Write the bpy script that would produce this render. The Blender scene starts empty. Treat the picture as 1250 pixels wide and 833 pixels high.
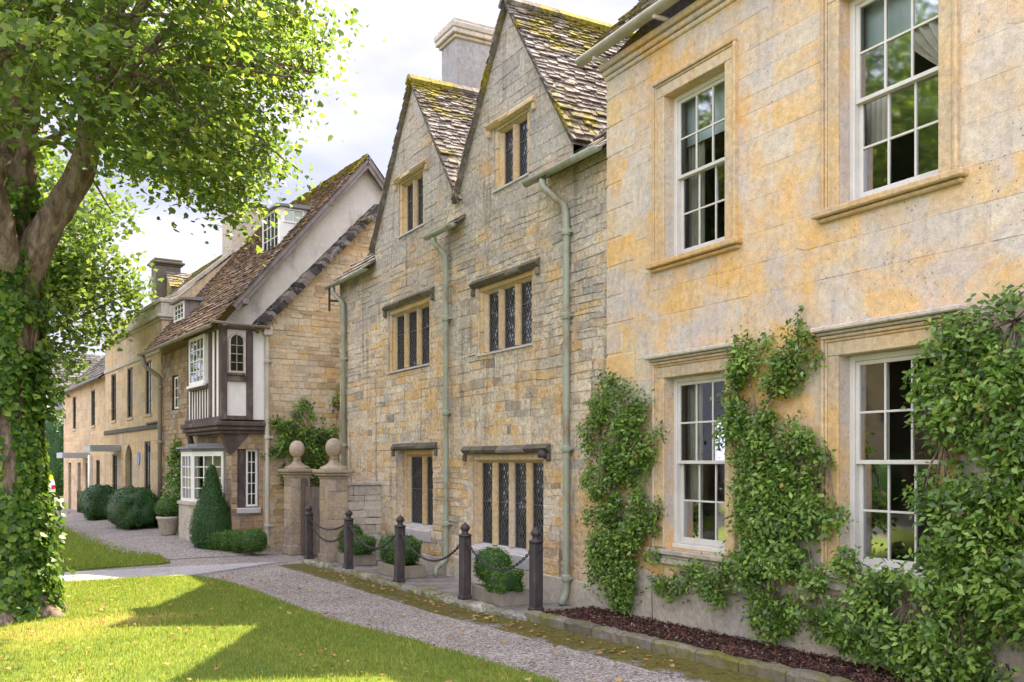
import bpy, bmesh, math, random
import numpy as np
from mathutils import Vector, Matrix, noise as mnoise
R = math.radians
SC = bpy.context.scene
COL = SC.collection
random.seed(7)

# ------------------------------------------------------------------ camera, sky, sun, exposure
cam_d = bpy.data.cameras.new('camera')
cam = bpy.data.objects.new('camera', cam_d); COL.objects.link(cam)
cam.location = (0, 0, 2.0)
cam.rotation_euler = (R(90), 0, -math.atan2(615, 1150))
cam_d.sensor_width = 36; cam_d.lens = 1150 / 1250 * 36
cam_d.shift_y = 148.5 / 1250
cam_d.clip_start = 0.1; cam_d.clip_end = 2000
SC.camera = cam

SUN = Vector((0.60, 0.455, 1.0)).normalized()          # towards the sun
sun_el = math.asin(SUN.z); sun_az = math.atan2(SUN.x, SUN.y)
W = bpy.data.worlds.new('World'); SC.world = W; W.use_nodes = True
wt = W.node_tree; wt.nodes.clear()
def wn(t, **k):
    n = wt.nodes.new(t)
    for a, b in k.items(): setattr(n, a, b)
    return n
wo = wn('ShaderNodeOutputWorld'); bg = wn('ShaderNodeBackground')
sky = wn('ShaderNodeTexSky', sky_type='NISHITA', sun_disc=False)
sky.sun_elevation = sun_el; sky.sun_rotation = sun_az
sky.air_density = 1.0; sky.dust_density = 1.5; sky.ozone_density = 1.0
tc = wn('ShaderNodeTexCoord'); mp = wn('ShaderNodeMapping'); mp.inputs['Scale'].default_value = (1, 1, 2.6)
mp.inputs['Location'].default_value = (0.35, 0.1, 0.2)
nz = wn('ShaderNodeTexNoise'); nz.inputs['Scale'].default_value = 2.1; nz.inputs['Detail'].default_value = 7; nz.inputs['Roughness'].default_value = 0.52
rp = wn('ShaderNodeValToRGB'); rp.color_ramp.elements[0].position = 0.30; rp.color_ramp.elements[1].position = 0.58
rp.color_ramp.elements[0].color = (0.45, 0.45, 0.45, 1)
nz2 = wn('ShaderNodeTexNoise'); nz2.inputs['Scale'].default_value = 4.2; nz2.inputs['Detail'].default_value = 6
cr = wn('ShaderNodeValToRGB'); cr.color_ramp.elements[0].position = 0.32; cr.color_ramp.elements[1].position = 0.66
cr.color_ramp.elements[0].color = (6.8, 6.75, 8.6, 1); cr.color_ramp.elements[1].color = (9.3, 9.1, 10.4, 1)
mx = wn('ShaderNodeMixRGB')
wt.links.new(tc.outputs['Generated'], mp.inputs['Vector'])
wt.links.new(mp.outputs['Vector'], nz.inputs['Vector']); wt.links.new(mp.outputs['Vector'], nz2.inputs['Vector'])
wt.links.new(nz.outputs['Fac'], rp.inputs['Fac']); wt.links.new(nz2.outputs['Fac'], cr.inputs['Fac'])
wt.links.new(rp.outputs['Color'], mx.inputs['Fac']); wt.links.new(sky.outputs['Color'], mx.inputs['Color1'])
wt.links.new(cr.outputs['Color'], mx.inputs['Color2'])
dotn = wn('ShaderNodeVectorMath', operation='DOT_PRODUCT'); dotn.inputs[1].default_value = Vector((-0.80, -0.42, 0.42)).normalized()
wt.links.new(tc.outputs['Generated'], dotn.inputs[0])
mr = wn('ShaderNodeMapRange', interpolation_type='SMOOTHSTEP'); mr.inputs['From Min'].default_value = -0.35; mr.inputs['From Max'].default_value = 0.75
mr.inputs['To Min'].default_value = 0.43; mr.inputs['To Max'].default_value = 1.5       # unseen sky brightened to light the shaded fronts, sky in view dimmed
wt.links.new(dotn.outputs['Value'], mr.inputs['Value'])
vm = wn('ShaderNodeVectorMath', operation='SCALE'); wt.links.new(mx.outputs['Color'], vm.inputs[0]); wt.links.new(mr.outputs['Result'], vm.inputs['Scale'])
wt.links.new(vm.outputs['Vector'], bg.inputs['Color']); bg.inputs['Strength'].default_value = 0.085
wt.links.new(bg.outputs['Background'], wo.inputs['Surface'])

sd = bpy.data.lights.new('sun', 'SUN'); sd.energy = 4.6; sd.angle = R(0.53); sd.color = (1.0, 0.86, 0.62)
so = bpy.data.objects.new('sun', sd); COL.objects.link(so)
so.rotation_euler = (-SUN).to_track_quat('-Z', 'Y').to_euler(); so.location = (20, 20, 40)
SC.view_settings.view_transform = 'Standard'; SC.view_settings.look = 'None'
SC.view_settings.exposure = 1.84; SC.view_settings.gamma = 1.0
SC.view_settings.use_curve_mapping = False
SC.cycles.max_bounces = 8; SC.cycles.diffuse_bounces = 4; SC.cycles.transparent_max_bounces = 12
SC.cycles.sample_clamp_indirect = 6.0; SC.cycles.caustics_reflective = False; SC.cycles.caustics_refractive = False

# ------------------------------------------------------------------ node helpers and materials
class NT:
    def __init__(s, name):
        s.m = bpy.data.materials.new(name); s.m.use_nodes = True
        s.t = s.m.node_tree; s.t.nodes.clear()
        s.out = s.t.nodes.new('ShaderNodeOutputMaterial')
        s.co = s.t.nodes.new('ShaderNodeTexCoord').outputs['Object']
    def n(s, typ, ins=None, **props):
        nd = s.t.nodes.new(typ)
        for k, v in props.items(): setattr(nd, k, v)
        for k, v in (ins or {}).items(): s.set(nd.inputs[k], v)
        return nd
    def set(s, sock, v):
        if isinstance(v, bpy.types.NodeSocket): s.t.links.new(v, sock)
        elif isinstance(v, (tuple, list)) and sock.type == 'RGBA' and len(v) == 3: sock.default_value = (*v, 1)
        else: sock.default_value = v
    def noise(s, scale, detail=4, rough=0.55, vec=None, dist=0.0):
        return s.n('ShaderNodeTexNoise', {'Vector': vec or s.co, 'Scale': scale, 'Detail': detail, 'Roughness': rough, 'Distortion': dist}).outputs['Fac']
    def map(s, scale=(1, 1, 1), loc=(0, 0, 0), vec=None):
        return s.n('ShaderNodeMapping', {'Vector': vec or s.co, 'Scale': scale, 'Location': loc}).outputs['Vector']
    def ramp(s, fac, stops, interp='LINEAR'):
        nd = s.n('ShaderNodeValToRGB', {'Fac': fac}); r = nd.color_ramp; r.interpolation = interp
        while len(r.elements) < len(stops): r.elements.new(0.5)
        for e, (p, c) in zip(r.elements, stops):
            e.position = p; e.color = (*c, 1) if isinstance(c, (tuple, list)) else (c, c, c, 1)
        return nd.outputs['Color']
    def mix(s, fac, a, b, mode='MIX'):
        return s.n('ShaderNodeMixRGB', {'Fac': fac, 'Color1': a, 'Color2': b}, blend_type=mode).outputs['Color']
    def math(s, op, a, b=0.0):
        return s.n('ShaderNodeMath', {0: a, 1: b}, operation=op).outputs[0]
    def attr(s, name='rnd'):
        return s.n('ShaderNodeAttribute', attribute_name=name).outputs['Fac']
    def z(s):
        return s.n('ShaderNodeSeparateXYZ', {'Vector': s.co}).outputs['Z']
    def bump(s, h, strength=0.5, dist=0.02, nrm=None):
        ins = {'Height': h, 'Strength': strength, 'Distance': dist}
        if nrm is not None: ins['Normal'] = nrm
        return s.n('ShaderNodeBump', ins).outputs['Normal']
    def pbr(s, col, rough=0.85, nrm=None, spec=0.3, metal=0.0, **kw):
        ins = {'Base Color': col, 'Roughness': rough, 'Metallic': metal, 'Specular IOR Level': spec}
        if nrm is not None: ins['Normal'] = nrm
        ins.update(kw)
        nd = s.n('ShaderNodeBsdfPrincipled', ins)
        s.t.links.new(nd.outputs[0], s.out.inputs['Surface'])
        return nd
MAT = {}
def mat(f):
    MAT[f.__name__] = f(); MAT[f.__name__].name = f.__name__; return f

def stone_material(name, stops, ochre=(0.50, 0.27, 0.08), ochre_amt=0.5, grey=(0.25, 0.24, 0.22), grey_amt=0.4,
                   speck=0.5, joint=0.0, scale=1.0, seed=0.0, zgrey=None, streak=0.4, bump=0.5, moss=0.0, pale=0.0, grain=0.55, pits=26.0, drift=(0.46, 0.60)):
    t = NT(name)
    v = t.map(loc=(seed, seed * 1.7, seed * 0.6))
    base = t.ramp(t.attr(), stops)
    n1 = t.noise(0.55 * scale, 4, 0.6, v, 0.4); n2 = t.noise(2.3 * scale, 6, 0.62, v, 0.2); n3 = t.noise(14 * scale, 8, 0.7, v); n4 = t.noise(60, 4, 0.7, v)
    # warm iron staining in patches
    oc = t.ramp(t.math('ADD', t.math('MULTIPLY', n1, 0.62), t.math('MULTIPLY', n2, 0.38)), [(0.47, 0.0), (0.60, 1.0)])
    c = t.mix(t.math('MULTIPLY', oc, ochre_amt), base, ochre)
    if pale:
        pf = t.ramp(t.noise(1.1 * scale, 6, 0.65, t.map(loc=(seed + 21, 4, 2)), 0.5), [(0.50, 0.0), (0.60, 1.0)])
        c = t.mix(t.math('MULTIPLY', pf, pale), c, (0.66, 0.59, 0.47))
    # grey weathering crust, more towards the top when zgrey is given
    gw = t.noise(0.9 * scale, 7, 0.66, t.map((1, 1, 1.5), (seed + 9, 3, 5)), 0.5)
    if zgrey:
        zz = t.n('ShaderNodeMapRange', {'Value': t.z(), 'From Min': zgrey[0], 'From Max': zgrey[1], 'To Min': -0.16, 'To Max': 0.24}).outputs[0]
        gw = t.math('ADD', gw, zz)
    gf = t.ramp(gw, [(0.47, 0.0), (0.62, 1.0)])
    c = t.mix(t.math('MULTIPLY', gf, grey_amt), c, grey)
    # run-off streaks
    st = t.noise(1.0, 5, 0.6, t.map((5, 5, 0.55), (seed, 2, 1)))
    c = t.mix(t.math('MULTIPLY', t.ramp(st, [(0.55, 0.0), (0.72, 1.0)]), streak), c, (0.10, 0.09, 0.075), 'MIX')
    # value variation and grain
    c = t.mix(grain, c, t.ramp(n3, [(0.25, 0.40), (0.5, 0.98), (0.75, 1.55)]), 'MULTIPLY')
    c = t.mix(0.35, c, t.ramp(n4, [(0.3, 0.6), (0.7, 1.35)]), 'MULTIPLY')
    # lichen specks: pits and crusts in grey and near-black, in drifts
    vo = t.n('ShaderNodeTexVoronoi', {'Vector': t.mix(0.08, v, t.n('ShaderNodeTexNoise', {'Vector': v, 'Scale': 9.0}).outputs['Color']), 'Scale': pits}).outputs['Distance']
    drift = t.ramp(t.noise(1.3, 5, 0.65, t.map(loc=(seed + 4, 1, 7))), [(drift[0], 0.0), (drift[1], 1.0)])
    sp = t.math('MULTIPLY', t.ramp(t.math('ADD', vo, t.math('MULTIPLY', n3, 0.5)), [(0.30, 1.0), (0.47, 0.0)]), drift)
    c = t.mix(t.math('MULTIPLY', sp, speck), c, (0.085, 0.08, 0.078))
    if moss:
        mf = t.ramp(t.noise(3.2, 7, 0.7, t.map(loc=(2, seed, 3))), [(0.5, 0.0), (0.6, 1.0)])
        c = t.mix(t.math('MULTIPLY', mf, moss), c, (0.13, 0.13, 0.03))
    h = t.math('ADD', t.math('MULTIPLY', n3, 0.7), t.math('ADD', t.math('MULTIPLY', n2, 0.6), t.math('MULTIPLY', sp, -0.25)))
    nb = t.bump(h, bump, 0.035); nb = t.bump(n4, 0.35, 0.006, nb)
    t.pbr(c, 0.9, nb, 0.2)
    return t.m

CREAM = [(0.0, (0.22, 0.19, 0.155)), (0.15, (0.42, 0.355, 0.27)), (0.45, (0.61, 0.525, 0.40)), (0.68, (0.56, 0.45, 0.30)), (0.86, (0.58, 0.40, 0.19)), (0.93, (0.55, 0.34, 0.14)), (1.0, (0.36, 0.34, 0.31))]
MAT['ashlar'] = stone_material('ashlar', [(0.0, (0.57, 0.49, 0.38)), (0.28, (0.55, 0.465, 0.345)), (0.45, (0.51, 0.45, 0.37)), (0.66, (0.56, 0.45, 0.30)), (0.84, (0.60, 0.44, 0.24)), (0.95, (0.64, 0.41, 0.165)), (1.0, (0.52, 0.43, 0.31))],
    ochre=(0.65, 0.37, 0.10), ochre_amt=0.82, grey=(0.46, 0.415, 0.385), grey_amt=0.8, speck=0.85, seed=3.1, streak=0.22, bump=0.4, pale=0.15, grain=0.45, pits=24.0, drift=(0.47, 0.58))
MAT['rubble'] = stone_material('rubble', CREAM, ochre=(0.58, 0.34, 0.11), ochre_amt=0.6, grey=(0.345, 0.322, 0.288), grey_amt=0.72, speck=0.85, seed=1.3, zgrey=(0.5, 8.6), streak=0.7, bump=1.0, pale=0.45, grain=0.85, pits=20.0, drift=(0.44, 0.58))
MAT['rubble_warm'] = stone_material('rubble_warm', [(0.0, (0.40, 0.29, 0.17)), (0.3, (0.60, 0.49, 0.33)), (0.65, (0.65, 0.55, 0.39)), (0.88, (0.60, 0.40, 0.18)), (1.0, (0.42, 0.37, 0.30))],
    ochre=(0.60, 0.40, 0.18), ochre_amt=0.35, grey=(0.48, 0.43, 0.36), grey_amt=0.5, speck=0.35, seed=5.7, streak=0.12, bump=0.8)
MAT['rubble_brown'] = stone_material('rubble_brown', [(0.0, (0.20, 0.14, 0.09)), (0.5, (0.34, 0.25, 0.16)), (1.0, (0.44, 0.33, 0.2))], ochre=(0.42, 0.24, 0.1), ochre_amt=0.4, grey=(0.3, 0.28, 0.26), grey_amt=0.5, seed=8.2, bump=0.8)
MAT['far_stone'] = stone_material('far_stone', [(0.0, (0.40, 0.29, 0.17)), (0.5, (0.52, 0.40, 0.25)), (1.0, (0.55, 0.40, 0.22))], ochre=(0.54, 0.36, 0.17), ochre_amt=0.4, grey=(0.33, 0.30, 0.265), grey_amt=0.55, speck=0.3, seed=2.4, streak=0.35, bump=0.4)
MAT['dressed'] = stone_material('dressed', [(0.0, (0.48, 0.34, 0.18)), (0.5, (0.56, 0.41, 0.22)), (1.0, (0.52, 0.42, 0.28))], ochre=(0.55, 0.33, 0.11), ochre_amt=0.6, grey=(0.36, 0.32, 0.27), grey_amt=0.45, speck=0.4, seed=6.6, streak=0.2, bump=0.3)
MAT['dark_stone'] = stone_material('dark_stone', [(0.0, (0.07, 0.062, 0.05)), (1.0, (0.19, 0.165, 0.13))], ochre=(0.26, 0.2, 0.1), ochre_amt=0.3, grey=(0.09, 0.085, 0.075), grey_amt=0.8, speck=0.6, seed=4.9, bump=0.9, moss=0.3)
MAT['pale_stone'] = stone_material('pale_stone', [(0.0, (0.38, 0.33, 0.26)), (0.5, (0.46, 0.41, 0.33)), (1.0, (0.52, 0.47, 0.39))], ochre=(0.48, 0.36, 0.2), ochre_amt=0.25, grey=(0.30, 0.285, 0.26), grey_amt=0.5, speck=0.45, seed=7.7, streak=0.25, bump=0.5)
MAT['pier_stone'] = stone_material('pier_stone', [(0.0, (0.26, 0.205, 0.145)), (0.5, (0.38, 0.315, 0.235)), (1.0, (0.42, 0.34, 0.25))], ochre=(0.5, 0.31, 0.14), ochre_amt=0.4, grey=(0.22, 0.195, 0.17), grey_amt=0.75, speck=0.6, seed=9.1, streak=0.3, bump=0.6)
MAT['kerb_stone'] = stone_material('kerb_stone', [(0.0, (0.22, 0.21, 0.18)), (1.0, (0.42, 0.39, 0.33))], ochre=(0.16, 0.15, 0.035), ochre_amt=0.75, grey=(0.36, 0.34, 0.31), grey_amt=0.4, speck=0.5, seed=1.9, bump=1.0, moss=0.8)
MAT['bed_stone'] = stone_material('bed_stone', [(0.0, (0.085, 0.07, 0.05)), (1.0, (0.22, 0.195, 0.155))], ochre=(0.15, 0.13, 0.025), ochre_amt=1.0, grey=(0.30, 0.28, 0.24), grey_amt=0.35, speck=0.6, seed=1.4, bump=1.0, moss=0.95)
MAT['chimney_stone'] = stone_material('chimney_stone', [(0.0, (0.26, 0.25, 0.235)), (1.0, (0.32, 0.305, 0.285))], ochre=(0.5, 0.45, 0.36), ochre_amt=0.3, grey=(0.36, 0.35, 0.34), grey_amt=0.5, speck=0.4, seed=3.3, bump=0.3)

def slate_material(name, moss, stops, seed, zr=None):
    t = NT(name)
    c = t.ramp(t.attr(), stops)
    n3 = t.noise(9, 7, 0.7); n4 = t.noise(40, 5, 0.7)
    c = t.mix(0.6, c, t.ramp(n3, [(0.28, 0.45), (0.5, 1.0), (0.72, 1.5)]), 'MULTIPLY')
    c = t.mix(0.4, c, t.ramp(n4, [(0.3, 0.6), (0.7, 1.4)]), 'MULTIPLY')
    lw = t.ramp(t.noise(5.5, 6, 0.7, t.map(loc=(seed, 5, 1))), [(0.52, 0.0), (0.62, 1.0)])
    c = t.mix(t.math('MULTIPLY', lw, 0.55), c, (0.36, 0.33, 0.29))
    mm = t.math('ADD', t.noise(0.75, 3, 0.6, t.map(loc=(seed, 1, 2))), t.math('MULTIPLY', t.noise(7, 6, 0.7), 0.55))
    if zr: mm = t.math('ADD', mm, t.n('ShaderNodeMapRange', {'Value': t.z(), 'From Min': zr[0], 'From Max': zr[1], 'To Min': -0.06, 'To Max': 0.20}).outputs[0])
    mf = t.ramp(mm, [(moss, 0.0), (moss + 0.09, 1.0)])
    mc = t.ramp(t.noise(18, 4), [(0.3, (0.12, 0.10, 0.018)), (0.55, (0.26, 0.215, 0.03)), (0.8, (0.42, 0.32, 0.05))])
    c = t.mix(mf, c, mc)
    h = t.math('ADD', n3, t.math('MULTIPLY', mf, 0.8))
    t.pbr(c, 0.9, t.bump(n4, 0.4, 0.006, t.bump(h, 0.8, 0.03)), 0.2)
    return t.m
SL = [(0.0, (0.075, 0.062, 0.054)), (0.3, (0.16, 0.135, 0.118)), (0.7, (0.25, 0.215, 0.19)), (0.9, (0.31, 0.275, 0.245)), (1.0, (0.24, 0.175, 0.12))]
MAT['slate_mossy'] = slate_material('slate_mossy', 0.83, SL, 2.0, (7.2, 9.6))
MAT['slate_brown'] = slate_material('slate_brown', 0.93, [(0.0, (0.07, 0.05, 0.038)), (0.5, (0.16, 0.11, 0.075)), (0.85, (0.25, 0.16, 0.09)), (1.0, (0.32, 0.2, 0.1))], 6.0, (6.5, 9.8))
MAT['slate_dark'] = slate_material('slate_dark', 0.95, [(0.0, (0.045, 0.043, 0.042)), (1.0, (0.15, 0.14, 0.13))], 4.0)
MAT['coping_black'] = slate_material('coping_black', 0.84, [(0.0, (0.022, 0.020, 0.018)), (0.7, (0.07, 0.06, 0.052)), (1.0, (0.17, 0.14, 0.11))], 4.0)

def plain(name, col, rough=0.6, spec=0.4, var=0.25, scale=6, bump=0.15, metal=0.0, dirt=None, dirt_amt=0.5):
    t = NT(name)
    n = t.noise(scale, 6, 0.65); n2 = t.noise(scale * 9, 4, 0.65)
    c = t.mix(var, col, t.ramp(n, [(0.25, 0.35), (0.5, 1.0), (0.75, 1.5)]), 'MULTIPLY')
    c = t.mix(var * 0.6, c, t.ramp(n2, [(0.3, 0.5), (0.7, 1.4)]), 'MULTIPLY')
    if dirt:
        d = t.ramp(t.noise(scale * 0.7, 7, 0.7, t.map((1, 1, 0.6), (3, 1, 2))), [(0.5, 0.0), (0.66, 1.0)])
        c = t.mix(t.math('MULTIPLY', d, dirt_amt), c, dirt)
    t.pbr(c, rough, t.bump(n2, bump, 0.01), spec, metal)
    return t.m
MAT['white_paint'] = plain('white_paint', (0.76, 0.74, 0.69), 0.45, 0.4, 0.10, 5, 0.05, dirt=(0.45, 0.42, 0.36), dirt_amt=0.25)
MAT['sash_paint'] = plain('sash_paint', (0.58, 0.56, 0.50), 0.45, 0.4, 0.12, 5, 0.05, dirt=(0.36, 0.33, 0.27), dirt_amt=0.3)
MAT['plaster'] = plain('plaster', (0.60, 0.55, 0.49), 0.9, 0.2, 0.22, 1.6, 0.4, dirt=(0.26, 0.245, 0.23), dirt_amt=0.75)
MAT['limewash'] = plain('limewash', (0.74, 0.71, 0.68), 0.85, 0.2, 0.10, 2.5, 0.2, dirt=(0.5, 0.47, 0.43), dirt_amt=0.35)
MAT['dark_timber'] = plain('dark_timber', (0.085, 0.062, 0.055), 0.8, 0.25, 0.5, 4, 0.6, dirt=(0.2, 0.165, 0.145), dirt_amt=0.7)
MAT['grey_timber'] = plain('grey_timber', (0.22, 0.19, 0.175), 0.85, 0.2, 0.4, 4, 0.5, dirt=(0.1, 0.085, 0.08), dirt_amt=0.6)
MAT['gate_wood'] = plain('gate_wood', (0.11, 0.085, 0.068), 0.8, 0.2, 0.45, 4, 0.5, dirt=(0.2, 0.165, 0.135), dirt_amt=0.5)
MAT['drain_green'] = plain('drain_green', (0.27, 0.295, 0.215), 0.5, 0.4, 0.2, 4, 0.08, dirt=(0.19, 0.115, 0.055), dirt_amt=0.85)
MAT['drain_cream'] = plain('drain_cream', (0.47, 0.44, 0.36), 0.55, 0.35, 0.2, 3, 0.1, dirt=(0.24, 0.21, 0.15), dirt_amt=0.55)
MAT['drain_brown'] = plain('drain_brown', (0.26, 0.22, 0.17), 0.6, 0.3, 0.2, 4, 0.1, dirt=(0.13, 0.11, 0.09), dirt_amt=0.5)
MAT['iron'] = plain('iron', (0.040, 0.033, 0.032), 0.55, 0.4, 0.35, 8, 0.25, dirt=(0.10, 0.075, 0.06), dirt_amt=0.5)
MAT['lead'] = plain('lead', (0.16, 0.165, 0.175), 0.55, 0.4, 0.25, 4, 0.2)
MAT['came'] = plain('came', (0.075, 0.078, 0.085), 0.45, 0.5, 0.2, 6, 0.1)
MAT['stone_sill'] = plain('stone_sill', (0.47, 0.455, 0.44), 0.85, 0.25, 0.2, 4, 0.3, dirt=(0.3, 0.27, 0.22), dirt_amt=0.4)
MAT['curtain'] = plain('curtain', (0.62, 0.56, 0.45), 0.95, 0.1, 0.1, 6, 0.2)
MAT['blind'] = plain('blind', (0.62, 0.70, 0.66), 0.9, 0.1, 0.05, 6, 0.1)
MAT['interior'] = plain('interior', (0.13, 0.12, 0.11), 0.9, 0.1, 0.2, 2, 0.0)
MAT['trough'] = plain('trough', (0.27, 0.23, 0.18), 0.85, 0.2, 0.3, 7, 0.4, dirt=(0.17, 0.15, 0.11), dirt_amt=0.5)
MAT['soil'] = plain('soil', (0.05, 0.032, 0.026), 0.95, 0.1, 0.5, 12, 0.8)
MAT['blue_enamel'] = plain('blue_enamel', (0.02, 0.16, 0.42), 0.35, 0.5, 0.05)
MAT['sign_grey'] = plain('sign_grey', (0.36, 0.37, 0.40), 0.5, 0.3, 0.1)
MAT['door_green'] = plain('door_green', (0.05, 0.085, 0.075), 0.45, 0.4, 0.15)
MAT['dark_sash_paint'] = plain('dark_sash_paint', (0.025, 0.032, 0.03), 0.6, 0.3, 0.15)
MAT['car_white'] = plain('car_white', (0.72, 0.73, 0.75), 0.25, 0.5, 0.03)
MAT['rubber'] = plain('rubber', (0.02, 0.02, 0.02), 0.8, 0.2, 0.1)
MAT['red_lamp'] = plain('red_lamp', (0.45, 0.02, 0.02), 0.3, 0.5, 0.05)

def glass_sash():
    t = NT('glass_sash')
    fr = t.n('ShaderNodeFresnel', {'IOR': 1.55}).outputs[0]
    tr = t.n('ShaderNodeBsdfTransparent', {'Color': (0.82, 0.87, 0.86)}).outputs[0]
    gl = t.n('ShaderNodeBsdfGlossy', {'Color': (0.46, 0.48, 0.52), 'Roughness': 0.045, 'Normal': t.bump(t.noise(2.2, 2), 0.06, 0.02)}).outputs[0]
    m = t.n('ShaderNodeMixShader', {0: fr, 1: tr, 2: gl}).outputs[0]
    t.t.links.new(m, t.out.inputs['Surface']); return t.m
MAT['glass_sash'] = glass_sash()
def glass_lead():
    t = NT('glass_lead')
    c = t.ramp(t.attr(), [(0.0, (0.008, 0.009, 0.011)), (0.8, (0.02, 0.022, 0.025)), (1.0, (0.05, 0.055, 0.06))])
    t.pbr(c, 0.08, t.bump(t.noise(8, 2), 0.08, 0.02), 0.7); return t.m
MAT['glass_lead'] = glass_lead()

def leaf_material(name, stops, trans=0.42, rough=0.45, spec=0.35, tcol=1.6):
    t = NT(name)
    c = t.ramp(t.attr(), stops)
    p = t.n('ShaderNodeBsdfPrincipled', {'Base Color': c, 'Roughness': rough, 'Specular IOR Level': spec}).outputs[0]
    tl = t.n('ShaderNodeBsdfTranslucent', {'Color': t.mix(1.0, c, (tcol * 1.12, tcol * 1.1, tcol * 0.65), 'MULTIPLY')}).outputs[0]
    m = t.n('ShaderNodeMixShader', {0: trans, 1: p, 2: tl}).outputs[0]
    t.t.links.new(m, t.out.inputs['Surface']); return t.m
MAT['leaf_tree'] = leaf_material('leaf_tree', [(0.0, (0.03, 0.058, 0.016)), (0.5, (0.082, 0.13, 0.03)), (0.85, (0.15, 0.19, 0.04)), (1.0, (0.26, 0.26, 0.06))], 0.55, tcol=2.8)
MAT['leaf_far'] = leaf_material('leaf_far', [(0.0, (0.055, 0.10, 0.025)), (0.6, (0.115, 0.175, 0.04)), (1.0, (0.19, 0.24, 0.06))], 0.45, tcol=2.0)
MAT['leaf_ivy'] = leaf_material('leaf_ivy', [(0.0, (0.028, 0.075, 0.010)), (0.6, (0.10, 0.20, 0.026)), (0.9, (0.20, 0.30, 0.04)), (1.0, (0.28, 0.33, 0.07))], 0.4, 0.42, 0.35)
MAT['leaf_climber'] = leaf_material('leaf_climber', [(0.0, (0.018, 0.042, 0.008)), (0.4, (0.085, 0.165, 0.022)), (0.75, (0.18, 0.295, 0.042)), (0.95, (0.29, 0.38, 0.08)), (1.0, (0.26, 0.14, 0.05))], 0.28, 0.38, 0.42)
MAT['leaf_box'] = leaf_material('leaf_box', [(0.0, (0.03, 0.075, 0.012)), (0.6, (0.085, 0.18, 0.026)), (1.0, (0.17, 0.29, 0.045))], 0.25, 0.45, 0.35)
MAT['leaf_yew'] = leaf_material('leaf_yew', [(0.0, (0.016, 0.05, 0.014)), (0.7, (0.046, 0.12, 0.028)), (1.0, (0.10, 0.20, 0.045))], 0.2, 0.5, 0.3)
MAT['petal'] = leaf_material('petal', [(0.0, (0.6, 0.6, 0.55)), (1.0, (0.75, 0.73, 0.7))], 0.3, 0.6, 0.2, 1.0)
MAT['dead_leaf'] = leaf_material('dead_leaf', [(0.0, (0.16, 0.08, 0.03)), (0.5, (0.30, 0.17, 0.06)), (1.0, (0.42, 0.30, 0.10))], 0.2, 0.7, 0.2)
MAT['blade'] = leaf_material('blade', [(0.0, (0.095, 0.155, 0.028)), (0.5, (0.185, 0.245, 0.038)), (0.85, (0.32, 0.32, 0.06)), (1.0, (0.48, 0.38, 0.14))], 0.4, 0.5, 0.25, 1.7)
MAT['chips'] = leaf_material('chips', [(0.0, (0.03, 0.018, 0.015)), (0.6, (0.085, 0.038, 0.028)), (0.9, (0.14, 0.06, 0.04)), (1.0, (0.24, 0.18, 0.14))], 0.0, 0.85, 0.15)

def bark():
    t = NT('bark')
    n = t.noise(3.5, 7, 0.7, t.map((2.2, 2.2, 0.8)), 0.6); n2 = t.noise(18, 6, 0.7, t.map((1.5, 1.5, 0.5)))
    c = t.ramp(n, [(0.3, (0.07, 0.05, 0.036)), (0.46, (0.23, 0.165, 0.12)), (0.64, (0.42, 0.335, 0.26))])
    c = t.mix(0.5, c, t.ramp(n2, [(0.3, 0.45), (0.7, 1.4)]), 'MULTIPLY')
    t.pbr(c, 0.95, t.bump(t.math('ADD', n, t.math('MULTIPLY', n2, 0.6)), 1.0, 0.07), 0.15); return t.m
MAT['bark'] = bark()
def grass():
    t = NT('lawn_grass')
    n = t.noise(0.8, 5, 0.6); n2 = t.noise(7, 6, 0.7); n3 = t.noise(70, 4, 0.7, t.map((1, 0.6, 1)))
    c = t.ramp(n, [(0.3, (0.105, 0.165, 0.032)), (0.5, (0.17, 0.23, 0.04)), (0.7, (0.26, 0.275, 0.06))])
    c = t.mix(t.ramp(n2, [(0.55, 0.0), (0.75, 0.5)]), c, (0.30, 0.255, 0.09))
    c = t.mix(0.7, c, t.ramp(n3, [(0.25, 0.4), (0.5, 1.0), (0.75, 1.5)]), 'MULTIPLY')
    t.pbr(c, 0.9, t.bump(t.math('ADD', n3, t.math('MULTIPLY', n2, 0.5)), 0.9, 0.03), 0.15); return t.m
MAT['lawn_grass'] = grass()
def gravel(name, stops, moss_x=None):
    t = NT(name)
    vo = t.n('ShaderNodeTexVoronoi', {'Vector': t.co, 'Scale': 55.0}); vf = vo.outputs['Color']; vd = vo.outputs['Distance']
    g = t.n('ShaderNodeSeparateColor', {'Color': vf}).outputs[0]
    c = t.ramp(g, stops)
    n1 = t.noise(0.7, 5, 0.65); n2 = t.noise(5, 6, 0.7)
    c = t.mix(0.55, c, t.ramp(n1, [(0.3, 0.65), (0.7, 1.3)]), 'MULTIPLY')
    c = t.mix(t.ramp(n2, [(0.58, 0.0), (0.75, 0.5)]), c, (0.16, 0.13, 0.11))
    t.pbr(c, 0.9, t.bump(t.n('ShaderNodeMath', {0: vd, 1: n2}, operation='ADD').outputs[0], 0.7, 0.012), 0.25); return t.m
MAT['gravel'] = gravel('gravel', [(0.0, (0.07, 0.056, 0.05)), (0.35, (0.205, 0.175, 0.152)), (0.7, (0.315, 0.275, 0.243)), (1.0, (0.5, 0.45, 0.40))])
MAT['flag_path'] = gravel('flag_path', [(0.0, (0.24, 0.225, 0.22)), (0.5, (0.38, 0.355, 0.345)), (1.0, (0.5, 0.47, 0.45))])
MAT['asphalt'] = plain('asphalt', (0.055, 0.055, 0.058), 0.9, 0.2, 0.3, 3, 0.4)
MAT['earth'] = plain('earth', (0.13, 0.13, 0.06), 0.95, 0.1, 0.4, 2, 0.5)
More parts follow.
